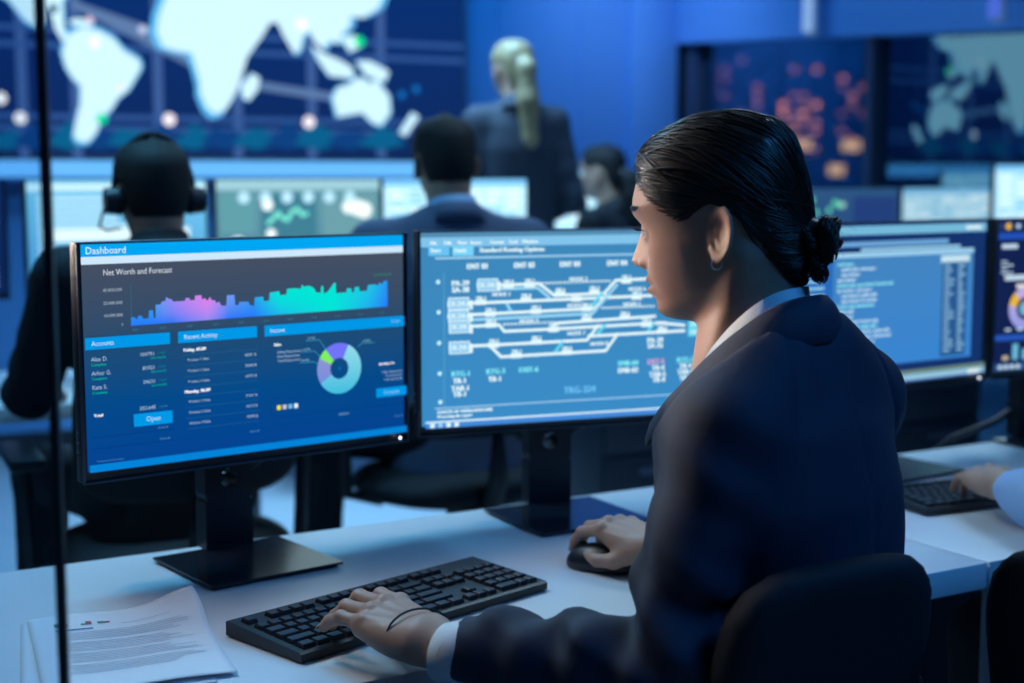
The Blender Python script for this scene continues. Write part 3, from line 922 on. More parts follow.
# ---- code window picture
M3y = RAD(34)
M3r = np.array([0.968, 2.95]); M3c = M3r - np.array([math.cos(M3y), math.sin(M3y)]) * PW / 2
mp3 = screen_mapper(M3c, M3y, 0.885)
def code_window():
    p = Pic((SW, SH)); R = random.Random(3)
    p.rect(0, 0, 1, 1, s8(22, 52, 110))
    p.rect(0, .93, 1, .985, s8(120, 190, 224)); p.rect(.88, .945, .97, .97, s8(220, 244, 250))
    p.rect(.02, .12, .93, .80, s8(58, 136, 214), s8(70, 136, 196))
    p.rect(.02, .795, .93, .825, s8(160, 214, 244)); p.rect(.02, .86, .78, .89, s8(110, 170, 224)); p.rect(.3, .83, .85, .85, s8(150, 206, 240))
    p.rect(.02, .12, .16, .795, s8(40, 110, 196))
    wt = s8(196, 232, 250)
    for i in range(15):
        p.rect(.03, .74 - i * .042, .03 + R.uniform(.05, .11), .755 - i * .042, s8(150, 214, 240))
    words = ('function load', 'return status', 'if node ready', 'update table', 'for each line', 'send report', 'open channel')
    for i in range(19):
        y = .75 - i * .032; L = R.choice((1, 1, 2, 2, 3))
        if i in (1, 7, 12): L = 2
        p.text(.18 + R.choice((0, 0, .02)), y, .020, '  '.join(R.choice(words) for _ in range(L)), wt if i % 4 else s8(150, 240, 250), bold=.0015)
    p.rect(.74, .14, .885, .76, s8(40, 92, 150)); p.rect(.73, .74, .895, .785, s8(200, 232, 246))
    for i in range(19):
        y = .71 - i * .03
        p.rect(.75, y, .75 + R.uniform(.03, .06), y + .014, s8(140, 190, 226)); p.rect(.83, y, .83 + R.uniform(.02, .045), y + .014, s8(150, 200, 232))
    p.rect(0, .05, 1, .075, s8(110, 140, 130)); p.rect(0, .0, 1, .048, s8(150, 200, 226)); p.rect(0, 0, 1, .012, s8(60, 100, 170))
    p.rect(.9, .01, .97, .04, s8(220, 240, 244))
    return p
monitor(M3c, M3y, code_window(), 'monitor behind the hair bun showing code lines in a blue window', zbot=0.885, base_off=(-0.05, -0.036), strength=0.95)

M4y = RAD(24)
M4l = np.array([0.988, 2.965]); M4c = M4l + np.array([math.cos(M4y), math.sin(M4y)]) * PW / 2
def donut_window():
    p = Pic((SW, SH)); wt = s8(200, 226, 246)
    p.rect(0, 0, 1, 1, s8(20, 36, 84))
    p.rect(0, .93, 1, .985, s8(40, 60, 110)); p.dot(.05, .957, .014, s8(244, 190, 60))
    for i in range(8): p.dot(.1 + .05 * i, .957, .010, wt)
    p.rect(.0, .87, .5, .915, s8(36, 84, 190)); p.rect(.02, .81, .1, .84, wt); p.rect(.16, .80, .42, .85, s8(120, 170, 224))
    for i in range(4): p.rect(.02, .72 - i * .025, .05 + .03 * (i % 2), .73 - i * .025, wt)
    p.rect(.04, .60, .9, .635, wt); p.rect(.1, .545, .22, .575, s8(230, 230, 230))
    p.ring(.15, .41, .045, .085, 0, 2 * PI, lambda a, s: tuple(np.array(s8(150, 160, 236)) * (.6 - s * .4) + np.array(s8(210, 190, 240)) * (.4 + s * .4)))
    p.ring(.15, .41, .045, .085, RAD(130), RAD(170), s8(240, 190, 70))
    p.dot(.15, .41, .03, s8(120, 190, 224))
    for i in range(8): p.rect(.05 + i * .06, .265, .08 + i * .06, .28, wt)
    p.rect(0, .20, 1, .24, s8(40, 90, 190))
    for i in range(10): p.rect(.04 + i * .05, .07, .07 + i * .05, .10 + .08 * abs(math.sin(i * 1.3)), s8(110, 190, 224) if i % 3 else s8(200, 190, 160))
    p.rect(0, 0, 1, .05, s8(50, 90, 150))
    for i in range(4): p.rect(.02 + i * .03, .012, .04 + i * .03, .038, s8(210, 236, 246))
    return p
monitor(M4c, M4y, donut_window(), 'monitor cut by the right picture edge with a small violet ring chart', zbot=0.885, base_off=(-0.10, -0.036), strength=0.9)

# ================================================================== keyboards
M_key = mat('key_plastic', (0.014, 0.018, 0.030), 0.38, noise=0.1, nscale=90, bump=0.08, bscale=1500)
def key_mesh(wu):
    """key cap, wu units wide: sloped sides, slightly smaller top"""
    w2, d2, t = wu * 0.0183 / 2 - 0.0011, 0.0183 / 2 - 0.0011, 0.0016
    V = []
    for z, s in ((0, 0), (0.0046, t), (0.0052, t + 0.0007)):
        V += [(-w2 + s, -d2 + s, z), (w2 - s, -d2 + s, z), (w2 - s, d2 - s, z), (-w2 + s, d2 - s, z)]
    Fc = [(8, 9, 10, 11), (3, 2, 1, 0)]
    for l in (0, 4):
        for i in range(4):
            j = (i + 1) % 4
            Fc.append((l + i, l + j, l + 4 + j, l + 4 + i))
    me = pydata('key', V, Fc)
    me.materials.append(M_key)
    return me
KEYS = {}
def rows_layout():
    L = []
    def row(y, x, ws):
        for wv in ws:
            if wv > 0: L.append((x + wv / 2, y, wv))
            x += abs(wv)
    row(5.35, 0, [1, -1, 1, 1, 1, 1, -.5, 1, 1, 1, 1, -.5, 1, 1, 1, 1])
    row(4, 0, [1] * 13 + [2]); row(3, 0, [1.5] + [1] * 12 + [1.5]); row(2, 0, [1.75] + [1] * 11 + [2.25]); row(1, 0, [2.25] + [1] * 10 + [2.75]); row(0, 0, [1.25, 1.25, 1.25, 6.25, 1.25, 1.25, 1.25, 1.25])
    for y in (5.35, 4, 3): row(y, 15.4, [1, 1, 1])
    row(1, 16.4, [1]); row(0, 15.4, [1, 1, 1])
    for y in (4, 3, 2, 1): row(y, 18.8, [1, 1, 1, 1])
    row(0, 18.8, [2, 1, 1])
    return L
def keyboard(center, yaw, label):
    r = empty('keyboard', (center[0], center[1], DESK_Z), yaw, label, 'keyboard', 'desk keyboards')
    r.scale = (0.967, 0.985, 1)
    Wk, Dk = 0.436, 0.152
    b = MB()
    # wedge body: low front edge, raised back edge
    prof = [(-Dk / 2, 0.002), (Dk / 2, 0.002), (Dk / 2, 0.019), (Dk / 2 - 0.004, 0.021), (-Dk / 2 + 0.004, 0.0135), (-Dk / 2, 0.0115)]
    b.prism(prof, -Wk / 2, Wk / 2, Matrix(((0, 0, 1, 0), (1, 0, 0, 0), (0, 1, 0, 0), (0, 0, 0, 1))))
    b.build('body', mat('keyboard_body', (0.010, 0.012, 0.020), 0.4, noise=0.1, nscale=60), r, smooth=False)
    for sx in (-1, 1):
        for sy in (-1, 1):
            MB().cyl((sx * 0.19, sy * 0.06, 0), (sx * 0.19, sy * 0.06, 0.004), 0.006, n=10).build('foot', M_black, r)
    sl = math.atan2(0.0075, Dk - 0.008)
    for (x, y, wv) in rows_layout():
        if wv not in KEYS: KEYS[wv] = key_mesh(wv)
        lx = -Wk / 2 + 0.009 + x * 0.0183; ly = -Dk / 2 + 0.017 + y * 0.0205
        lz = 0.0135 + (ly + Dk / 2 - 0.004) * math.tan(sl) + 0.0002
        mesh_obj('key', KEYS[wv], None, r, (lx, ly, lz), (sl, 0, 0))
    return r
KBC, KBY = (-0.152, 1.833), RAD(46)
keyboard(KBC, KBY, "black keyboard under the woman's left hand")
keyboard(tuple(on_z(962, 491, 0.75)[:2] + np.array([0.055, 0.0])), RAD(24) , 'black keyboard under the blue-cuffed hand at the right')

# ================================================================== mouse, papers
def mouse(loc, yaw, label):
    def f(P):
        d = ell(P, (0, 0, 0.006), (0.056, 0.031, 0.033))
        d = smax(d, -P[:, 2] + 0.0012, 0.003)
        d = smax(d, ell(P, (0, 0, 0.02), (0.07, 0.0305, 0.05)), 0.004)
        return d
    V, Fc = surface_nets(f, (-0.066, -0.04, -0.004), (0.066, 0.04, 0.046), 0.0022, 2)
    r = empty('computer_mouse', loc, yaw, label, 'mouse')
    mesh_obj('shell', pydata('shell', V, Fc, True), mat('mouse_plastic', (0.010, 0.012, 0.018), 0.36, noise=0.1), r)
    MB().torus((0.030, 0, 0.030), 0.006, 0.003, Matrix.Rotation(PI / 2, 4, 'X'), 16, 6).build('scroll_wheel', M_blackg, r)
    return r
MPOS = on_z(603, 561, DESK_Z + 0.012)
mouse((MPOS[0], MPOS[1], DESK_Z), RAD(155), "black mouse under the woman's right hand")

def paper_sheet(origin, rz, lift, label, curl, printed):
    r = empty('paper_sheet', (origin[0], origin[1], DESK_Z), rz, label, 'paper', 'papers on the desk')
    Wp, Hp = 0.21, 0.297
    nx, ny = 22, 26
    def hz(x, y):
        u, v_ = x / Wp, -y / Hp
        return lift + curl * (math.exp(-((u - 1) ** 2 + v_ ** 2) / 0.06) * 0.022 + 0.006 * math.exp(-((v_ - .25) / .12) ** 2) * u + 0.0015 * (1 + math.sin(7 * u + 3 * v_)) + 0.010 * max(0, v_ - .8) * u)
    m = MB()
    m.grid([[(Wp * i / nx, -Hp * j / ny, hz(Wp * i / nx, -Hp * j / ny)) for i in range(nx + 1)] for j in range(ny + 1)])
    s = m.build('sheet', mat('paper_white', (0.74, 0.78, 0.84), 0.7, noise=0.03, nscale=20, bump=0.2, bscale=60), r)
    mo = s.modifiers.new('thick', 'SOLIDIFY'); mo.thickness = 0.0003; mo.offset = -1
    if printed:
        def strip(nm, bars, col):
            V, Fc = [], []
            for x0, x1, y0, y1 in bars:
                k = max(1, int((x1 - x0) / 0.02))
                for i in range(k):
                    xa, xb = x0 + (x1 - x0) * i / k, x0 + (x1 - x0) * (i + 1) / k
                    o = len(V)
                    V += [(xa, y0, hz(xa, y0) + .0006), (xb, y0, hz(xb, y0) + .0006), (xb, y1, hz(xb, y1) + .0006), (xa, y1, hz(xa, y1) + .0006)]
                    Fc.append((o, o + 1, o + 2, o + 3))
            mesh_obj(nm, pydata(nm, V, Fc), mat('ink_' + nm, col, 0.7), r)
        R = random.Random(5)
        strip('green_chart', [(.030, .036, -.056, -.040), (.036, .041, -.056, -.048), (.062, .068, -.056, -.049), (.082, .090, -.055, -.045)], (.04, .30, .22))
        strip('red_chart', [(.041, .046, -.056, -.046), (.068, .075, -.056, -.040), (.090, .097, -.055, -.047)], (.45, .08, .12))
        strip('heading', [(.03, .075, -.075, -.070)], (.12, .28, .50))
        strip('printed_text', [(.11, .17, -.066, -.064)] + [(.03 + R.uniform(0, .01), R.uniform(.15, .19), -.085 - .0058 * i - .0017, -.085 - .0058 * i) for i in range(26) if i % 7 != 5], (.52, .57, .64))
    return r
pa = on_z(32, 622, DESK_Z); pb = on_z(200, 606, DESK_Z)
pa = pa + np.array([-.012, -.008, 0])
prz = math.atan2(pb[1] - pa[1], pb[0] - pa[0])
paper_sheet(pa, prz + RAD(-1.5), 0.0006, 'plain lower paper sheet mostly hidden under the printed one', 0.1, False)
paper_sheet(pa + np.array([0.006, 0.004, 0]), prz + RAD(2), 0.0022, 'printed paper sheet with small coloured charts and a curled corner', 1.0, True)

# ================================================================== chairs
M_chair = mat('chair_fabric', (0.008, 0.010, 0.016), 0.8, noise=0.2, nscale=200, bump=0.3, bscale=700)
def office_chair(loc, yaw, label, seat_z=0.50, back_top=0.98, arms=True, back_w=0.235):
    """local +y is where the sitter looks"""
    r = empty('office_chair', (loc[0], loc[1], 0), yaw, label, 'chair', 'black office chairs')
    def f(P):
        d = ell(P, (0, 0.0, seat_z - 0.045), (0.27, 0.26, 0.060))
        return d
    V, Fc = surface_nets(f, (-0.29, -0.28, seat_z - .12), (0.29, 0.28, seat_z + .04), 0.018, 2)
    mesh_obj('seat', pydata('seat', V, Fc, True), M_chair, r)
    zc = (seat_z + 0.10 + back_top) / 2; hh = (back_top - seat_z - 0.10) / 2
    def g(P):
        # curved padded backrest
        y0 = -0.27 - 0.06 * (P[:, 2] - zc) / hh * 0.6 + 0.35 * P[:, 0] ** 2 * 1.4
        q = np.stack([P[:, 0] / back_w, (P[:, 2] - zc) / hh], 1)
        e = (np.abs(q) ** 4).sum(1) ** 0.25
        return smax(np.abs(P[:, 1] - y0) - 0.026, (e - 1) * 0.2, 0.03)
    V, Fc = surface_nets(g, (-0.27, -0.38, zc - hh - .04), (0.27, -0.12, zc + hh + .04), 0.014, 2)
    mesh_obj('backrest', pydata('backrest', V, Fc, True), M_chair, r)
    MB().tube([(0, -0.05, seat_z - 0.11), (0, -0.24, seat_z - 0.10), (0, -0.31, seat_z + 0.02), (0, -0.30, seat_z + 0.28)], [0.03, 0.028, 0.026, 0.02], 8).build('back_bracket', M_black, r)
    MB().cyl((0, 0, 0.10), (0, 0, seat_z - 0.09), 0.028, 0.024).build('gas_column', M_blackg, r)
    for i in range(5):
        a = 2 * PI * i / 5 + 0.3
        c, s = math.cos(a), math.sin(a)
        MB().tube([(0.03 * c, 0.03 * s, 0.11), (0.16 * c, 0.16 * s, 0.09), (0.28 * c, 0.28 * s, 0.07)], [0.024, 0.020, 0.015], 8).build('base_leg', M_black, r)
        MB().cyl((0.28 * c - .022 * s, 0.28 * s + .022 * c, 0.030), (0.28 * c + .022 * s, 0.28 * s - .022 * c, 0.030), 0.030, n=14).build('caster', M_black, r)
    if arms:
        for sx in (-1, 1):
            MB().tube([(sx * 0.20, -0.02, seat_z - 0.08), (sx * 0.29, -0.02, seat_z - 0.06), (sx * 0.30, -0.02, seat_z + 0.16)], [0.018, 0.018, 0.016], 8).build('arm_post', M_black, r)
            MB().box((sx * 0.30, 0.02, seat_z + 0.175), (0.075, 0.25, 0.03), bev=0.012).build('armrest', M_black, r)
    return r
# ================================================================== the second row of desks
R2o = np.array([-0.6, 4.45])
u2 = Ud[:2]; v2 = Vd[:2]
def bg_pic(kind, seed):
    p = Pic((SW, SH)); R = random.Random(seed)
    if kind == 'grid':        # teal-grey chart board
        p.rect(0, 0, 1, 1, s8(74, 128, 150), s8(96, 146, 160)); p.rect(0, .9, 1, 1, s8(150, 196, 206))
        p.rect(.02, .5, .22, .86, s8(90, 150, 160)); p.rect(.26, .28, .6, .86, s8(60, 120, 140)); p.rect(.64, .28, .98, .86, s8(100, 150, 160))
        for i in range(6):
            p.dot(.16 + i * .13, .83, .035, s8(180, 226, 246))
        for x, y, r in ((.3, .76, .035), (.32, .48, .03), (.12, .36, .06), (.3, .30, .04), (.86, .72, .05), (.9, .70, .05), (.8, .73, .04)):
            p.dot(x, y, r, s8(236, 250, 250))
        pts = [(.30, .58)] + [(.33 + i * .03, .62 + .05 * math.sin(i * 1.7) + i * .012) for i in range(8)]
        p.line(pts, .022, s8(120, 230, 210))
        for i in range(5): p.rect(.05 + i * .18, .06, .16 + i * .18, .20, s8(140, 200, 216))
    elif kind == 'sheet':     # bright table
        p.rect(0, 0, 1, 1, s8(150, 206, 236), s8(176, 222, 242)); p.rect(0, .93, 1, 1, s8(110, 180, 226))
        for i in range(15):
            y = .86 - i * .057
            for j in range(7):
                p.rect(.04 + j * .135, y, .04 + j * .135 + R.uniform(.06, .11), y + .024, s8(220, 242, 250) if R.random() < .6 else s8(110, 180, 220))
    elif kind == 'lines':     # bright text lines
        p.rect(0, 0, 1, 1, s8(70, 150, 206), s8(110, 190, 226)); p.rect(0, .9, 1, .97, s8(190, 230, 246))
        for i in range(13):
            y = .82 - i * .062
            p.rect(.05, y, .05 + R.uniform(.3, .85), y + .030, s8(190, 232, 248))
        p.rect(.1, .46, .9, .56, s8(216, 242, 250))
    elif kind == 'dark':      # dark console with bright tiles
        p.rect(0, 0, 1, 1, s8(14, 40, 84))
        for i in range(9):
            p.rect(.04, .86 - i * .09, .28, .92 - i * .09, s8(110, 190, 226)); p.rect(.34, .86 - i * .09, .62, .91 - i * .09, s8(80, 150, 200) if i % 2 else s8(30, 90, 150))
        for x, y, r in ((.82, .8, .04), (.80, .66, .06), (.9, .64, .06), (.84, .5, .035), (.88, .36, .05), (.8, .3, .04)):
            p.dot(x, y, r, s8(230, 226, 246))
        for i in range(5): p.rect(.72, .06 + .04 * i, .95, .08 + .04 * i, s8(200, 190, 220))
    else:                     # night map with green spots
        p.rect(0, 0, 1, 1, s8(24, 60, 110), s8(40, 76, 116)); p.rect(.55, .3, .98, .9, s8(30, 56, 110))
        for i in range(16): p.dot(.06 + R.random() * .42, .4 + R.random() * .5, .022, s8(90, 200, 160) if i % 3 else s8(150, 200, 190))
        p.rect(.2, .02, .98, .22, s8(140, 220, 246))
        for i in range(5): p.dot(.25 + i * .15, .24, .05, s8(140, 220, 246))
    return p
kinds = ['dark', 'lines', 'grid', 'sheet', 'nite', 'sheet']
labs = ['dark console monitor at the far left picture edge behind the glass', 'bright blue monitor half hidden by the man with the headset', 'teal chart monitor between the two seated men',
        'pale table monitor in front of the man in the grey suit', 
        "small dark monitor with green spots, right of the front woman's head", 'pale blue monitor under the map reflection at the right']
svals = [-1.17, -.60, -.05, .49, 2.18, 2.725]
for i, s in enumerate(svals):
    c = R2o + u2 * s
    zb2 = 0.962 if i < 4 else 0.925
    monitor(c, U30 + RAD((6, 4, -2, 0, 0, 0)[i]), bg_pic(kinds[i], i), labs[i], zbot=zb2, base_off=(0, -0.03), strength=(1.2, 1.2, 1.2, 1.45, 1.3, .9)[i], group='monitors of the second desk row', parts=False)
fe = R2o - v2 * 0.50
for a, b, lb in ((-2.35, -.33, 'second-row white desk in front of the man with the headset'), (-.33, 1.30, 'second-row white desk in front of the man in the grey suit'), (1.30, 2.86, 'second-row white desk at the right under the map reflection')):
    o = fe + u2 * b
    desk(lb, (o[0], o[1]), U30, b - a, 0.70, panel=False)
def pedestal(loc, rz, label):
    r = empty('drawer_pedestal', (loc[0], loc[1], 0), rz, label, 'drawer unit')
    mm = mat('pedestal_metal', (0.035, 0.048, 0.075), 0.45, metal=0.1, noise=0.1)
    MB().box((0, 0.27, 0.335), (0.40, 0.50, 0.60), bev=0.006).build('cabinet', mm, r)
    for k in range(3):
        d = MB().box((0, 0.010, 0.14 + k * 0.19), (0.385, 0.022, 0.18), bev=0.004).build('drawer', mm, r)
        MB().box((0, -0.010, 0.18 + k * 0.19), (0.16, 0.02, 0.022), bev=0.005).build('handle', mat('pedestal_handle', (0.14, 0.18, 0.26), 0.35, metal=0.4), d)
    for sx in (-.16, .16):
        for sy in (.06, .46):
            MB().cyl((sx, sy, 0), (sx, sy, 0.04), 0.02, n=10).build('foot', M_black, r)
    return r
pq = fe + u2 * 0.98 + v2 * 0.06
pedestal(pq, U30, 'dark drawer unit with pale handles under the second desk row')
pq = fe + u2 * 2.25 + v2 * 0.06
pedestal(pq, U30, 'dark drawer unit under the second row, behind the code monitor')
c = np.array([2.005, 5.37])
monitor(c, U30 - RAD(14), bg_pic('sheet', 9), 'tall bright monitor at the right picture edge beyond the small ring chart', zbot=1.012, base_off=(0, 0.03), strength=1.3, group='monitors of the second desk row', parts=False)
# third row, far right and far middle
R3o = R2o + v2 * 1.70
for s, kd, lb, zz in ((2.04, 'sheet', 'pale far monitor in front of the far dark-haired seated woman', 1.0),):
    c = R3o + u2 * s
    monitor(c, U30, bg_pic(kd, 9), lb, zbot=zz, base_off=(0, -0.03), strength=1.6, group='monitors of the third desk row', parts=False)
o = R3o - v2 * 0.50 + u2 * 2.75
desk('far third-row white desk beyond the dark-haired seated woman', (o[0], o[1]), U30, 2.3, 0.70, panel=False)

# thick cable drooping below the right monitors
ca = on_plane(952, 438, np.array([0.9, 3.02, 0]), np.array([0, 1.0, 0])); cb = on_plane(1032, 396, np.array([1.1, 3.12, 0]), np.array([0, 1.0, 0]))
cpts = [cb + np.array([.16, .06, .06]), cb, cb * .5 + ca * .5 + np.array([0, 0, -.012]), ca, ca + np.array([-.05, .05, -.06]), ca + np.array([-.07, .07, -.30]), np.array([ca[0] - .07, ca[1] + .07, .03]), np.array([ca[0] - .02, ca[1] + .16, .012])]
ft = MB().tube(cpts, .0075, 8).build('power_cable', M_black)
tag(ft, 'thick black cable drooping behind the desk under the right monitors', 'cable')
# glass partition close to the camera at the left edge
gx = on_plane(52, 341, np.array([0, 1.15, 0]), np.array([0, 1.0, 0]))
gp = empty('glass_partition', (gx[0], gx[1], 0), RAD(8), 'clear glass partition with thin black edge seal at the left', 'partition')
cgm = bpy.data.materials.new('clear_glass')
cgm.use_nodes = True
nt = cgm.node_tree; nt.nodes.clear()
out = nt.nodes.new('ShaderNodeOutputMaterial'); mx = nt.nodes.new('ShaderNodeMixShader')
tr = nt.nodes.new('ShaderNodeBsdfTransparent'); tr.inputs[0].default_value = (0.86, 0.93, 0.98, 1)
gl = nt.nodes.new('ShaderNodeBsdfGlossy'); gl.inputs['Roughness'].default_value = 0.02
mx.inputs[0].default_value = 0.05
nt.links.new(tr.outputs[0], mx.inputs[1]); nt.links.new(gl.outputs[0], mx.inputs[2]); nt.links.new(mx.outputs[0], out.inputs[0])
MB().box((-0.62, 0, 1.25), (1.236, 0.010, 2.44)).build('pane', cgm, gp, smooth=False)
MB().box((0, 0, 1.25), (0.0075, 0.012, 2.44), bev=0.001).build('edge_seal', M_black, gp)
MB().box((-0.62, 0, 0.015), (1.25, 0.04, 0.03), bev=0.003).build('floor_channel', M_leg, gp)

# invented stand for the added warm face light (left, outside the picture)
lx, ly, lz = FACE_FILL_POS
sl_ = empty('added_fill_lamp', (lx - 0.06, ly, 0), math.atan2(1.70 - ly, 0.15 - lx), 'unseen standing panel lamp left of the desks, added to light the face', 'light streak')
MB().cyl((0, 0, 0), (0, 0, 0.03), 0.17, 0.16, 28).build('base', M_black, sl_)
MB().cyl((0, 0, 0.03), (0, 0, lz), 0.016, n=12).build('pole', M_black, sl_)
MB().box((0.02, 0, lz), (0.05, 0.36, 0.42), (0, RAD(12), 0), bev=0.01).build('lamp_panel', mat('lamp_white', (0.6, 0.65, 0.75)), sl_)
MB().box((0.050, 0, lz - 0.008), (0.006, 0.30, 0.35), (0, RAD(12), 0)).build('diffuser', emit_mat('diffuser_warm', (1.0, 0.84, 0.72), 2.0), sl_)
# ================================================================== people
nrm = lambda v: np.asarray(v, float) / np.linalg.norm(v)
M_skin = vcol_mat('skin', rough=0.46, sss=0.12, spec=0.35, bump=0.10, bscale=900)
SKIN = np.array((0.50, 0.295, 0.215)); LIP = np.array((0.40, 0.13, 0.12))

# ---- head: profile tables, forward a / width / back over height h (ear opening = origin, metres)
H_F = np.array([(.131, .004), (.127, .030), (.120, .050), (.110, .068), (.095, .089), (.080, .101), (.060, .1085), (.048, .1100), (.036, .1065), (.0272, .1040), (.0066, .1010), (-.010, .1005), (-.0193, .1035), (-.0328, .1085), (-.0412, .1075), (-.0492, .1080), (-.0597, .1030), (-.0723, .1048), (-.0809, .0965), (-.087, .080), (-.092, .055), (-.10, .035), (-.13, .02)])
H_B = np.array([(.131, -.004), (.127, -.030), (.12, -.043), (.10, -.068), (.08, -.081), (.05, -.0895), (.02, -.0900), (0, -.087), (-.03, -.076), (-.06, -.062), (-.09, -.056), (-.13, -.05)])
H_W = np.array([(.131, .004), (.127, .028), (.12, .041), (.11, .051), (.09, .065), (.07, .0715), (.05, .0745), (.03, .0735), (.0, .0705), (-.02, .0660), (-.04, .0600), (-.055, .0545), (-.068, .046), (-.08, .034), (-.088, .026), (-.10, .024), (-.13, .024)])
H_N = np.array([(.036, 0), (.0272, .0035), (.0066, .0175), (-.004, .0240), (-.0107, .0280), (-.016, .0225), (-.0193, .0140), (-.0235, .003), (-.026, 0)])
def tab(T, h):
    return np.interp(h, T[::-1, 0], T[::-1, 1])
AC = 0.012
def head_r(a, s, h, fem=1.0):
    """radius of the head at the direction of each point, about the upright axis through a=AC"""
    F = tab(H_F, h) - AC; B = AC - tab(H_B, h); Wd_ = tab(H_W, h)
    x = a - AC
    th = np.arctan2(np.abs(s), x)
    c, sn = np.cos(th), np.abs(np.sin(th))
    Fx = np.where(c > 0, F, B)
    nn = np.where(c > 0, np.interp(h, [-.09, -.06, -.02, .05, .10], [1.75, 1.85, 2.15, 2.5, 2.2]), 2.1)
    r = ((np.abs(c) / np.maximum(Fx, .002)) ** nn + (sn / np.maximum(Wd_, .002)) ** nn) ** (-1 / nn)
    return r
def head_sdf(P, male=False):
    a, s, h = P[:, 0], P[:, 1], P[:, 2]
    r = head_r(a, s, h)
    front = (a > 0.04)
    ws = np.interp(h, [-.02, -.0107, .0066, .03], [.0125, .0115, .0075, .0085])
    r = r + np.where(front, tab(H_N, h) * np.exp(-(s / ws) ** 2), 0)
    for sg in (-1, 1):
        g = np.exp(-((s - sg * .031) / .0150) ** 2 - ((h - .0205) / .0100) ** 2)
        r = r - np.where(front, .0075 * g, 0)                                             # eye socket
        r = r + np.where(front, .0018 * np.exp(-((s - sg * .028) / .018) ** 2 - ((h - .0425) / .006) ** 2), 0)   # brow
        r = r + np.where(front, .0032 * np.exp(-((s - sg * .043) / .016) ** 2 - ((h + .008) / .014) ** 2), 0)    # cheek
        r = r - np.where(front, .0022 * np.exp(-((s - sg * .028) / .006) ** 2 - ((h + .043) / .012) ** 2), 0)    # mouth corner
    mouth = np.exp(-(s / .021) ** 4)
    r = r + np.where(front, mouth * (.0032 * np.exp(-((h + .0355) / .0042) ** 2) + .0042 * np.exp(-((h + .0475) / .0046) ** 2) - .0045 * np.exp(-((h + .0413) / .0018) ** 2)), 0)
    rho = np.hypot(a - AC, s)
    d = (rho - r) * 0.72
    d = smax(d, h - .131, .008)
    for sg in (-1, 1):
        d = smin(d, ell(P, (.1065, sg * .0115, -.0145), (.0085, .0062, .0070)), .006)      # nostril wings
        # eyelids: a shell over the eyeball with the slit left open
        q = P - np.array((.0845, sg * .031, .0195))
        lid = np.linalg.norm(q, axis=1) - .0142
        slit = np.abs(q[:, 2] + .0014 - 0.0) - (.0034 - 12 * q[:, 1] ** 2)
        lid = smax(lid, -np.maximum(slit, .088 - a), .001)
        d = smin(d, lid, .004)
        # ear: rim, lobe, inner ridge and dish
        e = (P - np.array((-.008, sg * .0735, .003))) / .92
        ca, sa = math.cos(.22), math.sin(.22)
        ea = e[:, 0] * ca + e[:, 2] * sa; eh = -e[:, 0] * sa + e[:, 2] * ca; es = sg * e[:, 1]
        es2 = es - (.010 - .55 * (ea + .004)) * 1.0 + .004
        k = np.hypot(ea / .0155, eh / .0285)
        ang = np.arctan2(eh, ea)
        rim = np.hypot((k - 1) * .019, es2) - np.where((np.abs(ang) < .9) & (ea > 0), .0026, .0042)
        dish = smax(np.abs(es2 + .0045) - .0022, (k - 1) * .018, .002)
        lobe = ell(np.stack([ea, eh, es2], 1), (.0045, -.0265, -.001), (.0070, .0080, .0036))
        anti = np.hypot((np.hypot((ea + .002) / .0092, (eh - .003) / .0175) - 1) * .012, es2 + .002) - .0028
        tragus = ell(np.stack([ea, eh, es2], 1), (.0125, -.004, -.002), (.004, .0065, .005))
        earr = smin(smin(smin(rim, dish, .003), lobe, .004), smin(anti, tragus, .002), .003)
        d = smin(d, earr, .003)
    return d
def skin_colours(V, lips=True):
    col = np.tile(SKIN, (len(V), 1))
    if lips:
        a, s, h = V.T
        m = np.exp(-(s / .022) ** 4) * sstep(-np.abs(h + .0415), -.012, -.0085) * (a > .095)
        col = col * (1 - .75 * m[:, None]) + LIP * .75 * m[:, None]
        ck = np.exp(-((np.abs(s) - .045) / .02) ** 2 - ((h + .01) / .018) ** 2) * (a > .05)
        col = col * (1 - .15 * ck[:, None]) + np.array((.50, .20, .16)) * .15 * ck[:, None]
    return col

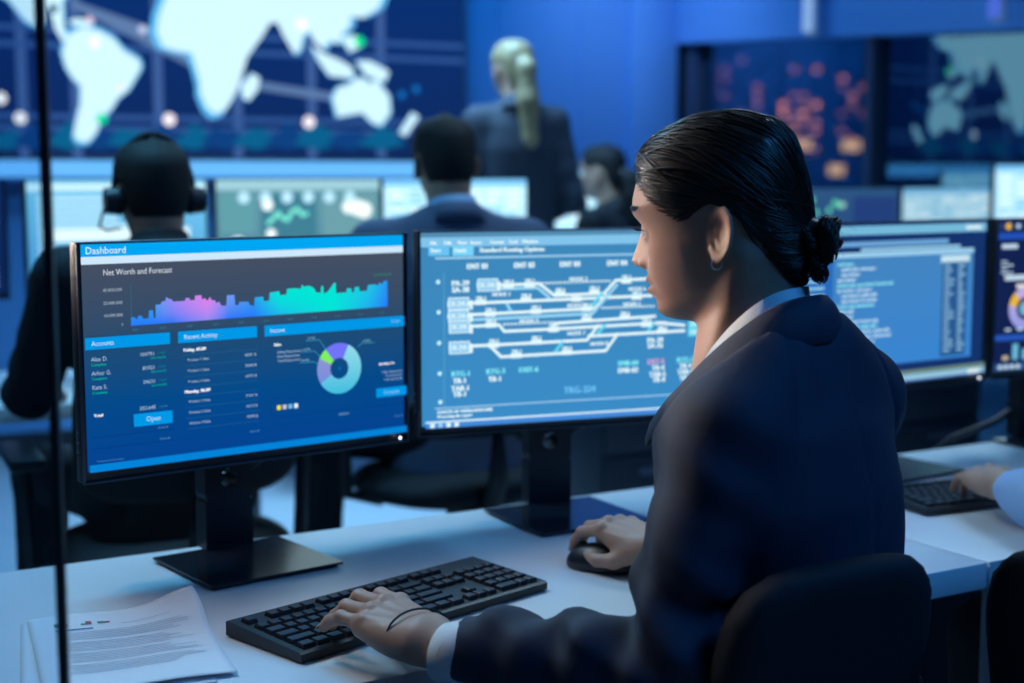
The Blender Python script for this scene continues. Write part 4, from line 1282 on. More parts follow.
# ---- hands: x to the fingers, y to the thumb (right hand), z to the back of the hand
FING = dict(index=((.082, .0255, .004), (.040, .024, .019), .0084), middle=((.086, .0065, .006), (.044, .027, .020), .0086), ring=((.081, -.0125, .004), (.041, .025, .019), .0080), pinky=((.073, -.0295, .000), (.032, .019, .017), .0070))
def hand_points(curl, spread):
    out = {}
    for i, (k, (b, L, r)) in enumerate(FING.items()):
        p = np.array(b, float); pts = [p]
        ang = 0.0
        for j in range(3):
            ang += RAD(curl[k][j])
            d = np.array([math.cos(ang) * math.cos(spread[i]), math.cos(ang) * math.sin(spread[i]), -math.sin(ang)])
            p = p + d * L[j]; pts.append(p)
        out[k] = (pts, r)
    return out
def hand_sdf_fn(curl, spread, thumb, sc=1.0, arm=0.07):
    HP = hand_points(curl, spread)
    def f(P):
        P = P / sc
        d = None
        for k, (pts, r) in HP.items():
            b = pts[0]
            m = cap(P, (0.006, b[1] * .55, 0.0), b - np.array((0, 0, .004)), .0165, .0115)
            d = m if d is None else smin(d, m, .014)
        d = smin(d, ell(P, (.040, .018, -.008), (.036, .018, .014)), .012)
        d = smin(d, ell(P, (.038, -.022, -.007), (.036, .014, .014)), .012)
        d = smin(d, cap(P, (-arm, 0, -.001), (0.004, 0, 0), .0225, .0215) + 0.0 * P[:, 0], .018)
        for k, (pts, r) in HP.items():
            fd = smin(cap(P, pts[0], pts[1], r * 1.12, r * 1.02), cap(P, pts[1], pts[2], r * 1.03, r * .93), .003)
            fd = smin(fd, cap(P, pts[2], pts[3] - (pts[3] - pts[2]) * .3, r * .93, r * .80), .003)
            fd = smin(fd, np.linalg.norm(P - pts[1], axis=1) - r * 1.07, .003)
            d = smin(d, fd, .0045)
            d = smin(d, np.linalg.norm(P - (pts[0] + np.array((0, 0, .0035))), axis=1) - r * 1.02, .006)
        t = [np.array(q, float) for q in thumb]
        td = smin(cap(P, t[0], t[1], .0150, .0115), cap(P, t[1], t[2], .0110, .0098), .004)
        td = smin(td, cap(P, t[2], t[3], .0098, .0078), .003)
        d = smin(d, td, .010)
        # tendons
        for k, (pts, r) in HP.items():
            d = smin(d, cap(P, (.022, pts[0][1] * .5, .0125), pts[0] + np.array((-.004, 0, .0062)), .0022, .0030), .006)
        return d * sc
    return f, HP
def frame(x, z):
    x = nrm(x); z = np.asarray(z, float); z = nrm(z - x * (z @ x)); y = np.cross(z, x)
    return np.stack([x, y, z])       # rows = axes
def hand_mesh(origin, xdir, zdir, left, curl, spread, thumb, sc=1.0, h=0.0019, arm=0.07):
    f, HP = hand_sdf_fn(curl, spread, thumb, sc, arm)
    V, Fc = surface_nets(f, (-arm * sc - .004, -.062, -.085), (.185 * sc, .085, .045), h, 1)
    R = frame(xdir, zdir)
    nails = []
    for k, (pts, r) in HP.items():
        d = nrm(pts[3] - pts[2]); up = nrm(np.cross(np.cross(d, (0, 0, 1.0)), d)); sd = np.cross(d, up)
        c = pts[3] - (pts[3] - pts[2]) * .18 + up * r * .66
        g = []
        for i in range(4):
            for j in range(5):
                u, w_ = i / 3 * .011 - .006, (j / 4 - .5) * 1.5 * r
                g.append(c + d * u + sd * w_ + up * (r * .22 - (w_ ** 2) / (1.5 * r)))
        nails.append((np.array(g) * sc, np.array([(i * 5 + j, i * 5 + j + 1, (i + 1) * 5 + j + 1, (i + 1) * 5 + j) for i in range(3) for j in range(4)])))
    mir = np.array((1, -1 if left else 1, 1))
    def tow(q): return (q * mir) @ R + np.asarray(origin)
    if left: Fc = Fc[:, ::-1]
    return tow(V), Fc, [(tow(a), b) for a, b in nails]

# ---- clothing
def loft(P, spine, lB, fB):
    """upright elliptical body: rows of (z, centre xy, half width, half depth)"""
    z = P[:, 2]
    S = spine
    cx = np.interp(z, S[:, 0], S[:, 1]); cy = np.interp(z, S[:, 0], S[:, 2])
    W_ = np.interp(z, S[:, 0], S[:, 3]); D_ = np.interp(z, S[:, 0], S[:, 4])
    q = P[:, :2] - np.stack([cx, cy], 1)
    l = q @ lB[:2]; f = q @ fB[:2]
    k = ((np.abs(l) / W_) ** 2.4 + (np.abs(f) / D_) ** 2.4) ** (1 / 2.4)
    d = (k - 1) * np.minimum(W_, D_)
    zt, zb = S[-1, 0], S[0, 0]
    return smax(smax(d, z - zt, .03), zb - z, .03)
def mesh_part(name, V, Fc, m, parent, cols=None):
    return mesh_obj(name, pydata(name, V, Fc, True, cols), m, parent)
def ribbon(path_top, path_bot, th, out):
    """closed strip between two paths, th thick towards `out` (list of outward vectors)"""
    n = len(path_top)
    V, Fc = [], []
    for a, b, o in zip(path_top, path_bot, out):
        a, b, o = map(np.asarray, (a, b, o))
        V += [a, b, b + o * th, a + o * th]
    for i in range(n - 1):
        for j in range(4):
            k = (j + 1) % 4
            Fc.append((i * 4 + j, i * 4 + k, i * 4 + 4 + k, i * 4 + 4 + j))
    Fc += [(0, 3, 2, 1), (4 * n - 4, 4 * n - 3, 4 * n - 2, 4 * n - 1)]
    return np.array(V), np.array(Fc)
def strands(starts, end, rfun, cen, seg, rad, R, endj=.010, lift=.45):
    """combed hair: thin tapering tubes over the hair surface from the start directions to the knot"""
    N = len(starts)
    d0 = starts - cen; d0 /= np.linalg.norm(d0, axis=1)[:, None]
    d1 = end + R.normal(0, endj, (N, 3)) - cen; d1 /= np.linalg.norm(d1, axis=1)[:, None]
    om = np.arccos(np.clip((d0 * d1).sum(1), -.9995, .9995)); so = np.sin(om)
    t = np.linspace(0, 1, seg + 1)[None, :]
    D = (np.sin((1 - t) * om[:, None]) / so[:, None])[..., None] * d0[:, None] + (np.sin(t * om[:, None]) / so[:, None])[..., None] * d1[:, None]
    up = lift * (np.clip(om / PI, 0, 1) ** 2)[:, None] * np.sin(PI * np.clip(t, 0, 1) ** .75)
    D = D + up[..., None] * np.array((0, 0, 1.0))
    D /= np.linalg.norm(D, axis=2)[..., None]
    rr = rfun(D.reshape(-1, 3)).reshape(N, seg + 1) + R.uniform(-.0012, .0014, N)[:, None]
    Q = cen + D * rr[..., None]
    off = R.uniform(-.0014, .0020, N)[:, None]
    for it in range(9):          # lift what would cross the face or the ear back over the hairline
        hm = hairline(Q[..., 0].ravel(), Q[..., 1].ravel(), Q[..., 2].ravel()).reshape(N, seg + 1)
        bad = (hm < .003)
        if it == 8 or not bad.any():
            break
        D = D + np.where(bad, .05, 0)[..., None] * np.array((-.25, 0, 1.0))
        D[:, 1:-1] = (D[:, :-2] + 2 * D[:, 1:-1] + D[:, 2:]) / 4
        D /= np.linalg.norm(D, axis=2)[..., None]
        Q = cen + D * (rfun(D.reshape(-1, 3)).reshape(N, seg + 1) + off)[..., None]
    keep = (hm[:, 2:] > -.003).all(1)
    Q, D = Q[keep], D[keep]; N = len(Q)
    T = np.empty_like(Q); T[:, 1:-1] = Q[:, 2:] - Q[:, :-2]; T[:, 0] = Q[:, 1] - Q[:, 0]; T[:, -1] = Q[:, -1] - Q[:, -2]
    T /= np.linalg.norm(T, axis=2)[..., None]
    sd = np.cross(T, D); sd /= np.linalg.norm(sd, axis=2)[..., None]; nn = np.cross(sd, T)
    rd = rad * np.minimum(1, .12 + t * 5) * (1 - .5 * t)
    V = np.stack([Q + (sd * math.cos(PI / 2 * j) * 1.6 + nn * math.sin(PI / 2 * j)) * rd[..., None] for j in range(4)], 2)
    idx = np.arange(N * (seg + 1) * 4).reshape(N, seg + 1, 4)
    F = np.concatenate([np.stack([idx[:, :-1, j], idx[:, :-1, (j + 1) % 4], idx[:, 1:, (j + 1) % 4], idx[:, 1:, j]], -1).reshape(-1, 4) for j in range(4)])
    return V.reshape(-1, 3), F
HR_F = np.array([(.1430, .004), (.1405, .030), (.135, .052), (.127, .072), (.117, .089), (.106, .100), (.095, .1065), (.085, .1095), (.07, .1115), (.05, .112), (.02, .105), (-.02, .10), (-.09, .08)])
HR_B = np.array([(.1430, -.004), (.140, -.030), (.133, -.050), (.120, -.070), (.10, -.084), (.08, -.0890), (.05, -.0925), (.02, -.0925), (-.01, -.091), (-.04, -.086), (-.07, -.075), (-.09, -.06)])
HR_W = np.array([(.1430, .004), (.140, .030), (.133, .046), (.119, .060), (.10, .0705), (.085, .0765), (.06, .0800), (.03, .0780), (.0, .0735), (-.03, .068), (-.06, .060), (-.09, .05)])
def hairline(a, s, h):
    """>0 inside the hair: metres from the hairline"""
    hl = np.interp(a, [-.032, -.02, 0, .012, .030, .040, .062, .085, .100, .115], [.022, .034, .038, .033, .020, .019, .035, .062, .078, .083])
    hl = hl + np.where(a > .06, (1 - np.clip(np.abs(s) / .05, 0, 1)) * .004, 0)
    m1 = h - hl
    m2 = (-.031 + .18 * np.minimum(h, .02)) - a
    m2 = np.minimum(m2, h + .083)
    return np.where(a > -.022, m1, np.maximum(np.minimum(m1, .03), m2))
def hair_r(a, s, h, fullness=1.0):
    F = tab(HR_F, h) - AC; B = AC - tab(HR_B, h); Wd_ = tab(HR_W, h)
    th = np.arctan2(np.abs(s), a - AC)
    c, sn = np.cos(th), np.abs(np.sin(th))
    Fx = np.where(c > 0, F, B)
    r = ((np.abs(c) / np.maximum(Fx, .002)) ** 2.3 + (sn / np.maximum(Wd_, .002)) ** 2.3) ** (-1 / 2.3)
    r0 = head_r(a, s, h)
    r = r0 + (r - r0) * fullness
    hq = hairline(a, s, h)
    m = .35 * sstep(hq, -.003, .006) + .65 * sstep(hq, .0, .040)
    return (r0 - .006) * (1 - m) + r * m
def hair_sdf(P, full=1.0):
    a, s, h = P.T
    d = (np.hypot(a - AC, s) - hair_r(a, s, h, full)) * .7
    d = smax(d, h - (.131 + .012 * full), .012)
    return smax(d, -h - .082, .004)
def hair_radial(D, cen, full=1.0):
    """distance from cen to the hair surface along unit directions D"""
    lo = np.full(len(D), .02); hi = np.full(len(D), .24)
    for _ in range(26):
        mid = (lo + hi) / 2
        ins = hair_sdf(cen + D * mid[:, None], full) < 0
        ins |= head_sdf(cen + D * mid[:, None]) < 0
        lo = np.where(ins, mid, lo); hi = np.where(ins, hi, mid)
    return (lo + hi) / 2
M_hair = mat('dark_brown_hair', (0.015, 0.009, 0.007), 0.38, noise=0.4, nscale=30, spec=0.5)
def head_frame(O, yawdir, pitch):
    f0 = nrm((yawdir[0], yawdir[1], 0)); l = np.array((-f0[1], f0[0], 0))
    c, s = math.cos(pitch), math.sin(pitch)
    return np.asarray(O, float), np.stack([f0 * c - np.array((0, 0, s)), l, f0 * s + np.array((0, 0, c))])

# ================================================================== the woman at the front desk
ROOT = np.array([0.40, 1.60, 0.0])
woman = empty('person', ROOT, 0, 'woman in dark navy blazer with low dark hair bun, typing at front desk', 'person')
HO, HR = head_frame(np.array([0.254, 1.665, 1.236]), (-.906, .423), RAD(10))
fB = nrm((-.77, .64, 0)); lB = np.array((-fB[1], fB[0], 0)); UP = np.array((0, 0, 1.0))
CST = np.array([0.314, 1.615, 0])
def BW(b, l, z):
    return CST + fB * b + lB * l + UP * z
def headw(q):
    return HO + np.asarray(q) @ HR
SH_L, SH_R = BW(.004, .128, 1.036), BW(.006, -.172, 1.038)
EL_L, EL_R = np.array([0.160, 1.472, .800]), np.array([.405, 1.93, .815])
WR_L, WR_R = on_z(430, 641, .790), on_z(654, 547, .787)
NB = BW(.048, 0, 1.125)
# hands
def curls(i, m, r, p): return dict(index=i, middle=m, ring=r, pinky=p)
mL = on_z(356, 603, .802)
tipL = on_z(308, 628, .770)
xL = nrm(mL - WR_L + np.array((0, 0, .004)))
zL = nrm(np.cross(xL, np.cross(UP, xL)) + np.array((.10, -.18, 0)))
handL = hand_mesh(WR_L, xL, zL, True, curls((8, 32, 20), (9, 36, 20), (10, 32, 20), (6, 24, 18)), (.10, .02, -.06, -.16), ((.018, .022, -.010), (.046, .040, -.020), (.072, .045, -.030), (.092, .040, -.038)), sc=1.12, arm=.036)
mR = on_z(616, 524, .803)
xR = nrm(mR - WR_R + np.array((-.01, -.004, 0)))
zR = nrm(UP + np.array((-.10, -.10, 0)))
handR = hand_mesh(WR_R, xR, zR, False, curls((26, 30, 22), (28, 30, 20), (34, 36, 24), (36, 38, 26)), (.10, .0, -.08, -.2), ((.018, .022, -.010), (.040, .040, -.026), (.068, .046, -.034), (.092, .042, -.036)), sc=.98, arm=.036)
nb_h = (NB - np.array((0, 0, .06)) - HO) @ HR.T
def woman_head(P):
    d = head_sdf(P)
    n = cap(P, (-.022, 0, -.035), nb_h, .0500, .0555)
    n = smin(n, cap(P, (.020, 0, -.075), nb_h + np.array((.030, 0, 0)), .026, .045), .03)
    for sg in (-1, 1):   # neck tendons from behind the ear to the breastbone
        n = smin(n, cap(P, (-.022, sg * .052, -.025), nb_h + np.array((.045, sg * .018, -.005)), .012, .010), .02)
    return smin(d, n, .016)
Vh, Fh = surface_nets(woman_head, (-.11, -.10, -.20), (.145, .10, .14), .0023, 1)
colh = skin_colours(Vh)
core = lambda P: smin(smin(cap(P, NB - UP * .05, BW(-.03, 0, .60), .06, .09), smin(cap(P, SH_L, EL_L, .04, .032), cap(P, EL_L, WR_L, .032, .020), .01), .05), smin(cap(P, SH_R, EL_R, .04, .032), cap(P, EL_R, WR_R, .032, .020), .01), .05)
Vc, Fcc = surface_nets(core, (-.16, 1.40, .46), (.60, 2.10, 1.16), .012, 1)
parts = [(HO + Vh @ HR, Fh, colh), (Vc, Fcc, SKIN), (handL[0], handL[1], SKIN), (handR[0], handR[1], SKIN)]
Vb, Fb, Cb = join_arrays(parts)
mesh_part('body', Vb - ROOT, Fb, M_skin, woman, Cb)
M_nail = mat('fingernail', (0.62, 0.42, 0.36), 0.25, noise=0.05)
for a, b in handL[2] + handR[2]:
    mesh_part('fingernail', a - ROOT, b, M_nail, woman)

# hair cap, combed strands, bun
FULL = 1.0
Vq, Fq = surface_nets(lambda P: hair_sdf(P, FULL), (-.125, -.10, -.10), (.13, .10, .165), .003, 2)
BUN = np.array((-.102, 0, -.021))
CEN = np.array((-.005, 0, .035))
rs = np.random.default_rng(11)
starts = []
for sg in (-1, 1):
    for k in range(420):          # along the hairline: forehead, temple, above the ear
        t = rs.uniform()
        a = .002 + .108 * t
        hl = float(np.interp(a, [-.032, -.02, 0, .012, .030, .040, .062, .085, .100, .115], [.022, .034, .038, .033, .020, .019, .035, .062, .078, .083])) + rs.uniform(-.001, .012)
        s_ = sg * float(np.interp(a, [0, .04, .07, .09, .102, .112], [.074, .072, .063, .048, .030, .0]))
        starts.append(np.array((a, s_, hl)))
    for k in range(130):          # nape and behind the ear
        t = rs.uniform()
        starts.append(np.array((-.036 - .025 * t, sg * (.066 - .05 * t), .004 - .072 * t + rs.uniform(0, .012))))
for k in range(300):              # over the crown
    x = rs.uniform(-.05, .05)
    starts.append(np.array((.100 - .9 * x * x / .05 + rs.uniform(-.035, .004), x, .10 + rs.uniform(-.012, .03))))
rf = lambda D: hair_radial(D, CEN, FULL)
Vs, Fs = strands(np.array(starts), BUN + np.array((.020, 0, .004)), rf, CEN, 18, .0011, rs, .011)
# bun: coiled locks
def bun_coil(R0, r, turns, ph, tilt, c, R, wob=.004):
    pts = []
    N = 46
    for i in range(N + 1):
        t = i / N
        a = 2 * PI * turns * t + ph
        rr = R0 * (1 - .25 * t) + wob * math.sin(5 * a + ph)
        q = np.array((math.sin(2.3 * a + ph) * .006 + (t - .5) * .012, rr * math.cos(a), rr * math.sin(a)))
        ct, st = math.cos(tilt), math.sin(tilt)
        q = np.array((q[0] * ct - q[2] * st, q[1], q[0] * st + q[2] * ct))
        pts.append(c + q)
    m = MB(); m.tube(pts, [r * (.6 + .4 * math.sin(PI * min(1, .12 + i / N))) for i in range(N + 1)], 7)
    V = np.array([v.co[:] for v in m.bm.verts]); m.bm.verts.index_update()
    Fc = [tuple(v.index for v in f.verts) for f in m.bm.faces if len(f.verts) == 4]
    m.bm.free()
    return V, np.array(Fc)
bunparts = []
def lock(path, r, n, seedv):
    """a lock of hair: thin tubes wound along a path"""
    path = np.array(path); N = len(path)
    T = np.gradient(path, axis=0); T /= np.linalg.norm(T, axis=1)[:, None]
    A = np.cross(T, (.3, .2, 1.0)); A /= np.linalg.norm(A, axis=1)[:, None]; B = np.cross(T, A)
    t = np.linspace(0, 1, N)
    for k in range(n):
        ph = seedv + 2 * PI * k / n; q = r * (1.0 if k % 3 else .8)
        ev = np.sin(PI * np.clip(t * .96 + .02, 0, 1)) ** .4
        c = path + (A * np.cos(ph + 1.4 * t)[:, None] + B * np.sin(ph + 1.4 * t)[:, None]) * (q * ev)[:, None]
        m = MB(); m.tube(c, .0011, 4, caps=False); m.bm.verts.index_update()
        bunparts.append((np.array([v.co[:] for v in m.bm.verts]), np.array([tuple(v.index for v in f.verts) for f in m.bm.faces]), SKIN)); m.bm.free()
def coil(c, R0, r, ph, turns, nvec, squash=1.0, n=16):
    nvec = nrm(nvec); e1 = nrm(np.cross(nvec, (0.1, 1, 0.2))); e2 = np.cross(nvec, e1)
    P_ = []
    for i in range(26):
        t = i / 25; a = ph + 2 * PI * turns * t
        P_.append(c + (e1 * math.cos(a) + e2 * math.sin(a) * squash) * R0 * (1 - .12 * t) + nvec * .008 * (t - .5))
    lock([BUN + (q - BUN) * 1.32 for q in P_], r * 1.26, n + 4, ph)
coil(BUN + np.array((-.004, 0, .002)), .0165, .0078, .3, .95, (1, .25, .2))
coil(BUN + np.array((-.010, .004, .004)), .0085, .0070, 2.0, .9, (1, -.2, .4))
coil(BUN + np.array((.004, 0, -.004)), .0195, .0070, 3.4, .85, (.8, .5, .5))
coil(BUN + np.array((.012, .002, .006)), .0185, .0070, 1.2, .8, (1, .1, -.5))
coil(BUN + np.array((.018, 0, -.022)), .0120, .0072, 4.2, .9, (.5, 1, .3))
coil(BUN + np.array((.010, .008, -.020)), .0110, .0068, .8, .9, (.9, .6, -.3))
coil(BUN + np.array((.020, -.006, -.010)), .0170, .0070, 5.0, .8, (.8, -.6, .2))
Vbn, Fbn = surface_nets(lambda P: smin(ell(P, BUN, (.016, .021, .021)), smin(ell(P, BUN + np.array((.018, 0, -.018)), (.015, .016, .018)), ell(P, BUN + np.array((.026, 0, .008)), (.026, .024, .025)), .01), .01), BUN - .06, BUN + .07, .004, 1)
bv = join_arrays(bunparts + [(Vbn, Fbn, SKIN)])
fly = []
for k in range(70):               # loose hairs
    d = nrm(rs.normal(0, 1, 3)); d[2] = abs(d[2]) * .8
    if rs.uniform() < .45:
        c0 = BUN + d * .024; c1 = c0 + rs.normal(0, .009, 3) + np.array((-.006, 0, -.010))
    else:
        dd = nrm(d + np.array((0, 0, .4))); c0 = CEN + dd * float(hair_radial(dd[None], CEN)[0] - .001); c1 = c0 + np.array((-.022, 0, -.002)) + dd * .006 + rs.normal(0, .006, 3)
    mid = (c0 + c1) / 2 + d * .004
    m = MB(); m.tube([c0, mid, c1], .00014, 3, caps=False)
    m.bm.verts.index_update()
    fly.append((np.array([v.co[:] for v in m.bm.verts]), np.array([tuple(v.index for v in f.verts) for f in m.bm.faces]), SKIN)); m.bm.free()
fv = join_arrays([(Vq, Fq, SKIN), (Vs, Fs, SKIN)] + fly)
hair = mesh_part('hair', HO + fv[0] @ HR - ROOT, fv[1], M_hair, woman)
mesh_part('hair_bun', HO + bv[0] @ HR - ROOT, bv[1], M_hair, woman)
# eyes, lashes, brows
def surf_a(s_, h_):
    t = np.linspace(.06, .13, 141)
    d = head_sdf(np.stack([t, np.full(141, s_), np.full(141, h_)], 1))
    return float(t[np.where(d < 0)[0].max()]) if (d < 0).any() else .1
def headpart(name, mb, m, parent=woman):
    Mx = Matrix.Identity(4)
    for i in range(3):
        for j in range(3): Mx[i][j] = HR[j][i]
        Mx[i][3] = (HO - ROOT)[i]
    for v in mb.bm.verts: v.co = Mx @ v.co
    return mb.build(name, m, parent)
for sg in (-1, 1):
    e = headpart('eye', MB().sphere((.0845, sg * .031, .0195), .0126, 20), mat('eye_white', (0.50, 0.47, 0.46), 0.2, noise=0.03))
    headpart('iris', MB().sphere((.0922, sg * .0300, .0188), .0068, 16, (.85, 1, 1)), mat('iris_brown', (0.06, 0.03, 0.018), 0.15, noise=0.3), woman)
    lm = MB()
    for k in range(15):
        u = (k / 14 - .5) * .024
        q = np.array((.0845 + math.sqrt(max(.0142 ** 2 - u * u - .003 ** 2, 1e-6)), sg * .031 + u, .0235 - 8 * u * u))
        lm.tube([q, q + np.array((.005, u * .15, .0005)), q + np.array((.0085, u * .35, .0035))], [.0006, .0005, .0002], 4)
    headpart('eyelashes', lm, M_hair)
    bm_ = MB()
    for k in range(26):
        t = k / 25
        s_ = sg * (.011 + .036 * t); hh = .0435 + .0065 * math.sin(t * 2.2) - .002 * t
        a_ = surf_a(s_, hh) + .0004
        q = np.array((a_, s_, hh + random.uniform(-.0015, .0015)))
        bm_.tube([q, q + np.array((-.0002 - .003 * t, sg * .0045, .0018)), q + np.array((-.002 - .006 * t, sg * .009, .0016))], [.0013, .0012, .0005], 4)
    headpart('eyebrow', bm_, M_hair)
    headpart('earring', MB().torus((.001, sg * .0765, -.0285), .0062, .0011, Matrix.Rotation(PI / 2, 4, 'X'), 22, 8), mat('silver', (0.85, 0.86, 0.88), 0.35, metal=1.0, noise=0.02))

# blazer
M_navy = mat('navy_wool', (0.011, 0.020, 0.050), 0.72, noise=0.25, nscale=400, bump=0.35, bscale=1400, sheen=0.05)
def sp(rows):
    out = []
    for z, b, wv, d in rows:
        c = CST + fB * b
        out.append((z, c[0], c[1], wv, d))
    return np.array(out)
SPINE = sp([(.44, -.02, .176, .135), (.55, -.02, .176, .135), (.66, -.012, .166, .124), (.76, -.004, .160, .116), (.86, .002, .162, .114), (.95, .010, .172, .116), (1.03, .022, .168, .108), (1.08, .032, .138, .095), (1.12, .040, .100, .080), (1.15, .048, .072, .066)])
def seg_t(P, a, b):
    ba = b - a
    t = (P - a) @ ba / (ba @ ba)
    q = P - a - np.clip(t, 0, 1)[:, None] * ba
    return t, q
def blazer(P):
    d = loft(P, SPINE, lB, fB)
    bb = (P - CST) @ fB
    d = smin(d, cap(P, BW(-.002, .060, 1.098), SH_L + UP * .006, .042, .050), .035)
    d = smin(d, cap(P, BW(-.002, -.050, 1.108), SH_R + UP * .008, .044, .052), .06)
    d = smax(d, P[:, 2] - (1.150 - 1.05 * (bb + .02)), .012)
    for S_, E_, W_ in ((SH_L, EL_L, WR_L), (SH_R, EL_R, WR_R)):
        wv = W_ + nrm(E_ - W_) * .036
        up_ = cap(P, S_, E_, .057, .0495); fo = cap(P, E_, wv, .0495, .0365)
        arm = smin(up_, fo, .012)
        t, q = seg_t(P, S_, E_)
        ang = q @ nrm(np.cross(E_ - S_, UP)); hz = q @ UP
        arm = arm + .0085 * np.sin(t * 20 + ang * 55 + 1.0) * sstep(t, .35, .9) * (1 - sstep(t, 1.0, 1.15))
        t2, q2 = seg_t(P, E_, W_)
        a2 = q2 @ nrm(np.cross(W_ - E_, UP))
        arm = arm + .0050 * np.sin(t2 * 24 + a2 * 60) * sstep(t2, -.05, .15) * (1 - sstep(t2, .45, .95))
        arm = arm + .0060 * np.sin(t * 17 + ang * 34 + 2) * sstep(t, -.1, .1) * (1 - sstep(t, .2, .5))
        arm = smax(arm, (P - wv) @ nrm(W_ - E_), .004)
        d = smin(d, arm, .016)
        side = lB if S_ is SH_L else -lB
        sl_ = (P - S_) @ side + .030 + .35 * (P[:, 2] - S_[2])
        d = d + .0042 * np.exp(-(sl_ / .007) ** 2) * sstep(P[:, 2], S_[2] - .16, S_[2] - .08) * (np.abs((P - S_) @ side) < .09)
    # soft drag folds across the back
    l = (P - CST) @ lB
    d = d + .0026 * np.exp(-((l + .0) / .006) ** 2) * (((P - CST) @ fB) < 0)
    d = d + .0055 * np.sin(P[:, 2] * 38 + l * 30 + 2.0 * np.sin(l * 14)) * sstep(-P[:, 2], -.99, -.80)
    # open neck
    d = smax(d, -(cap(P, NB - UP * .03 + fB * .006, NB + UP * .08 + fB * -.02, .062, .070)), .006)
    return d
Vj, Fj = surface_nets(blazer, (-.10, 1.36, .43), (.66, 2.10, 1.15), .0052, 2)
mesh_part('blazer', Vj - ROOT, Fj, M_navy, woman)
# cuffs of the shirt
M_shirt = mat('white_shirt', (0.72, 0.77, 0.82), 0.75, noise=0.04, nscale=80, bump=0.15, bscale=900)
for E_, W_, xh in ((EL_L, WR_L, xL), (EL_R, WR_R, xR)):
    ax = nrm(nrm(W_ - E_) + .6 * xh); c0 = W_ - nrm(W_ - E_) * .060 - UP * .003; c1 = W_ - xh * .024 - UP * .004
    R_ = frame(ax, UP)
    V, Fc = [], []
    N = 28
    for z_, r_ in ((0, .0335), (1, .0325), (1, .0300), (0, .030)):
        for i in range(N):
            a = 2 * PI * i / N
            V.append((c0 if z_ == 0 else c1) + R_[1] * math.cos(a) * r_ * 1.05 + R_[2] * math.sin(a) * r_)
    for k in range(3):
        for i in range(N):
            j = (i + 1) % N
            Fc.append((k * N + i, k * N + j, (k + 1) * N + j, (k + 1) * N + i))
    mesh_part('shirt_cuff', np.array(V) - ROOT, np.array(Fc), M_shirt, woman)
# collars: stand-up shirt collar inside, turned blazer collar and lapels outside
fN = nrm(fB * .75 + nrm((-.906, .423, 0)) * .25); lN = np.array((-fN[1], fN[0], 0))
def neck_loop(rx, ry, zb, drop, a_max, n=40, fwd=0.0, p=1.6):
    pts, outs = [], []
    for i in range(n + 1):
        ph = RAD(-a_max + 2 * a_max * i / n)
        s_, c_ = math.sin(ph), math.cos(ph)
        k = (1 - c_) / 2
        ry_ = ry * (1 + fwd * k)
        pts.append(NB + lN * rx * s_ - fN * ry_ * c_ + UP * (zb - drop * k ** p))
        outs.append(nrm(lN * s_ / rx - fN * c_ / ry + UP * .25))
    return pts, outs
t0, o0 = neck_loop(.0560, .0570, .056, .125, 150, fwd=.25)
b0, _ = neck_loop(.0640, .0660, .000, .115, 150, fwd=.25)
V, Fc = ribbon(t0, b0, .0022, o0)
mesh_part('shirt_collar', V - ROOT, Fc, M_shirt, woman)
shirt_f = lambda P: np.maximum(np.maximum(loft(P, SPINE, lB, fB) + .012, .70 - P[:, 2]), P[:, 2] - (1.135 - 1.05 * ((P - CST) @ fB + .02)))
Vsf, Fsf = surface_nets(shirt_f, (.10, 1.45, .68), (.56, 1.86, 1.14), .012, 1)
mesh_part('shirt', Vsf - ROOT, Fsf, M_shirt, woman)
def collar_piece():
    top, o1 = neck_loop(.0665, .0690, .044, .156, 148, fwd=.45)
    fold, o2 = neck_loop(.0740, .0770, .050, .152, 148, fwd=.45)
    low, o3 = neck_loop(.1040, .0940, -.006, .152, 148, fwd=.42)
    n = len(top)
    V, Fc = [], []
    rows = [low, [l * .5 + f * .5 + o * .010 for l, f, o in zip(low, fold, o2)], fold, top, [t - UP * .03 for t in top]]
    for r in rows: V += list(r)
    for k in range(len(rows) - 1):
        for i in range(n - 1):
            Fc.append((k * n + i, k * n + i + 1, (k + 1) * n + i + 1, (k + 1) * n + i))
    return np.array(V), np.array(Fc)
V, Fc = collar_piece()
co = mesh_part('blazer_collar', V - ROOT, Fc, M_navy, woman)
mo = co.modifiers.new('thick', 'SOLIDIFY'); mo.thickness = .006; mo.offset = 0
sb = co.modifiers.new('sub', 'SUBSURF'); sb.levels = 1; sb.render_levels = 1
# bracelet on the left wrist
ax = nrm(WR_L - mL); R_ = frame(nrm(ax + np.array((0.0, .0, .15))), UP)
cpt = WR_L * .97 + mL * .03
m = MB(); pts = []
for i in range(33):
    a = 2 * PI * i / 32
    q = cpt + R_[1] * .0385 * math.cos(a) + R_[2] * .0310 * math.sin(a) - ax * (.014 - .012 * math.cos(a))
    pts.append(q - ROOT)
m.tube(pts, .0013, 6); m.build('bracelet', mat('bracelet_cord', (0.010, 0.008, 0.010), 0.6), woman)
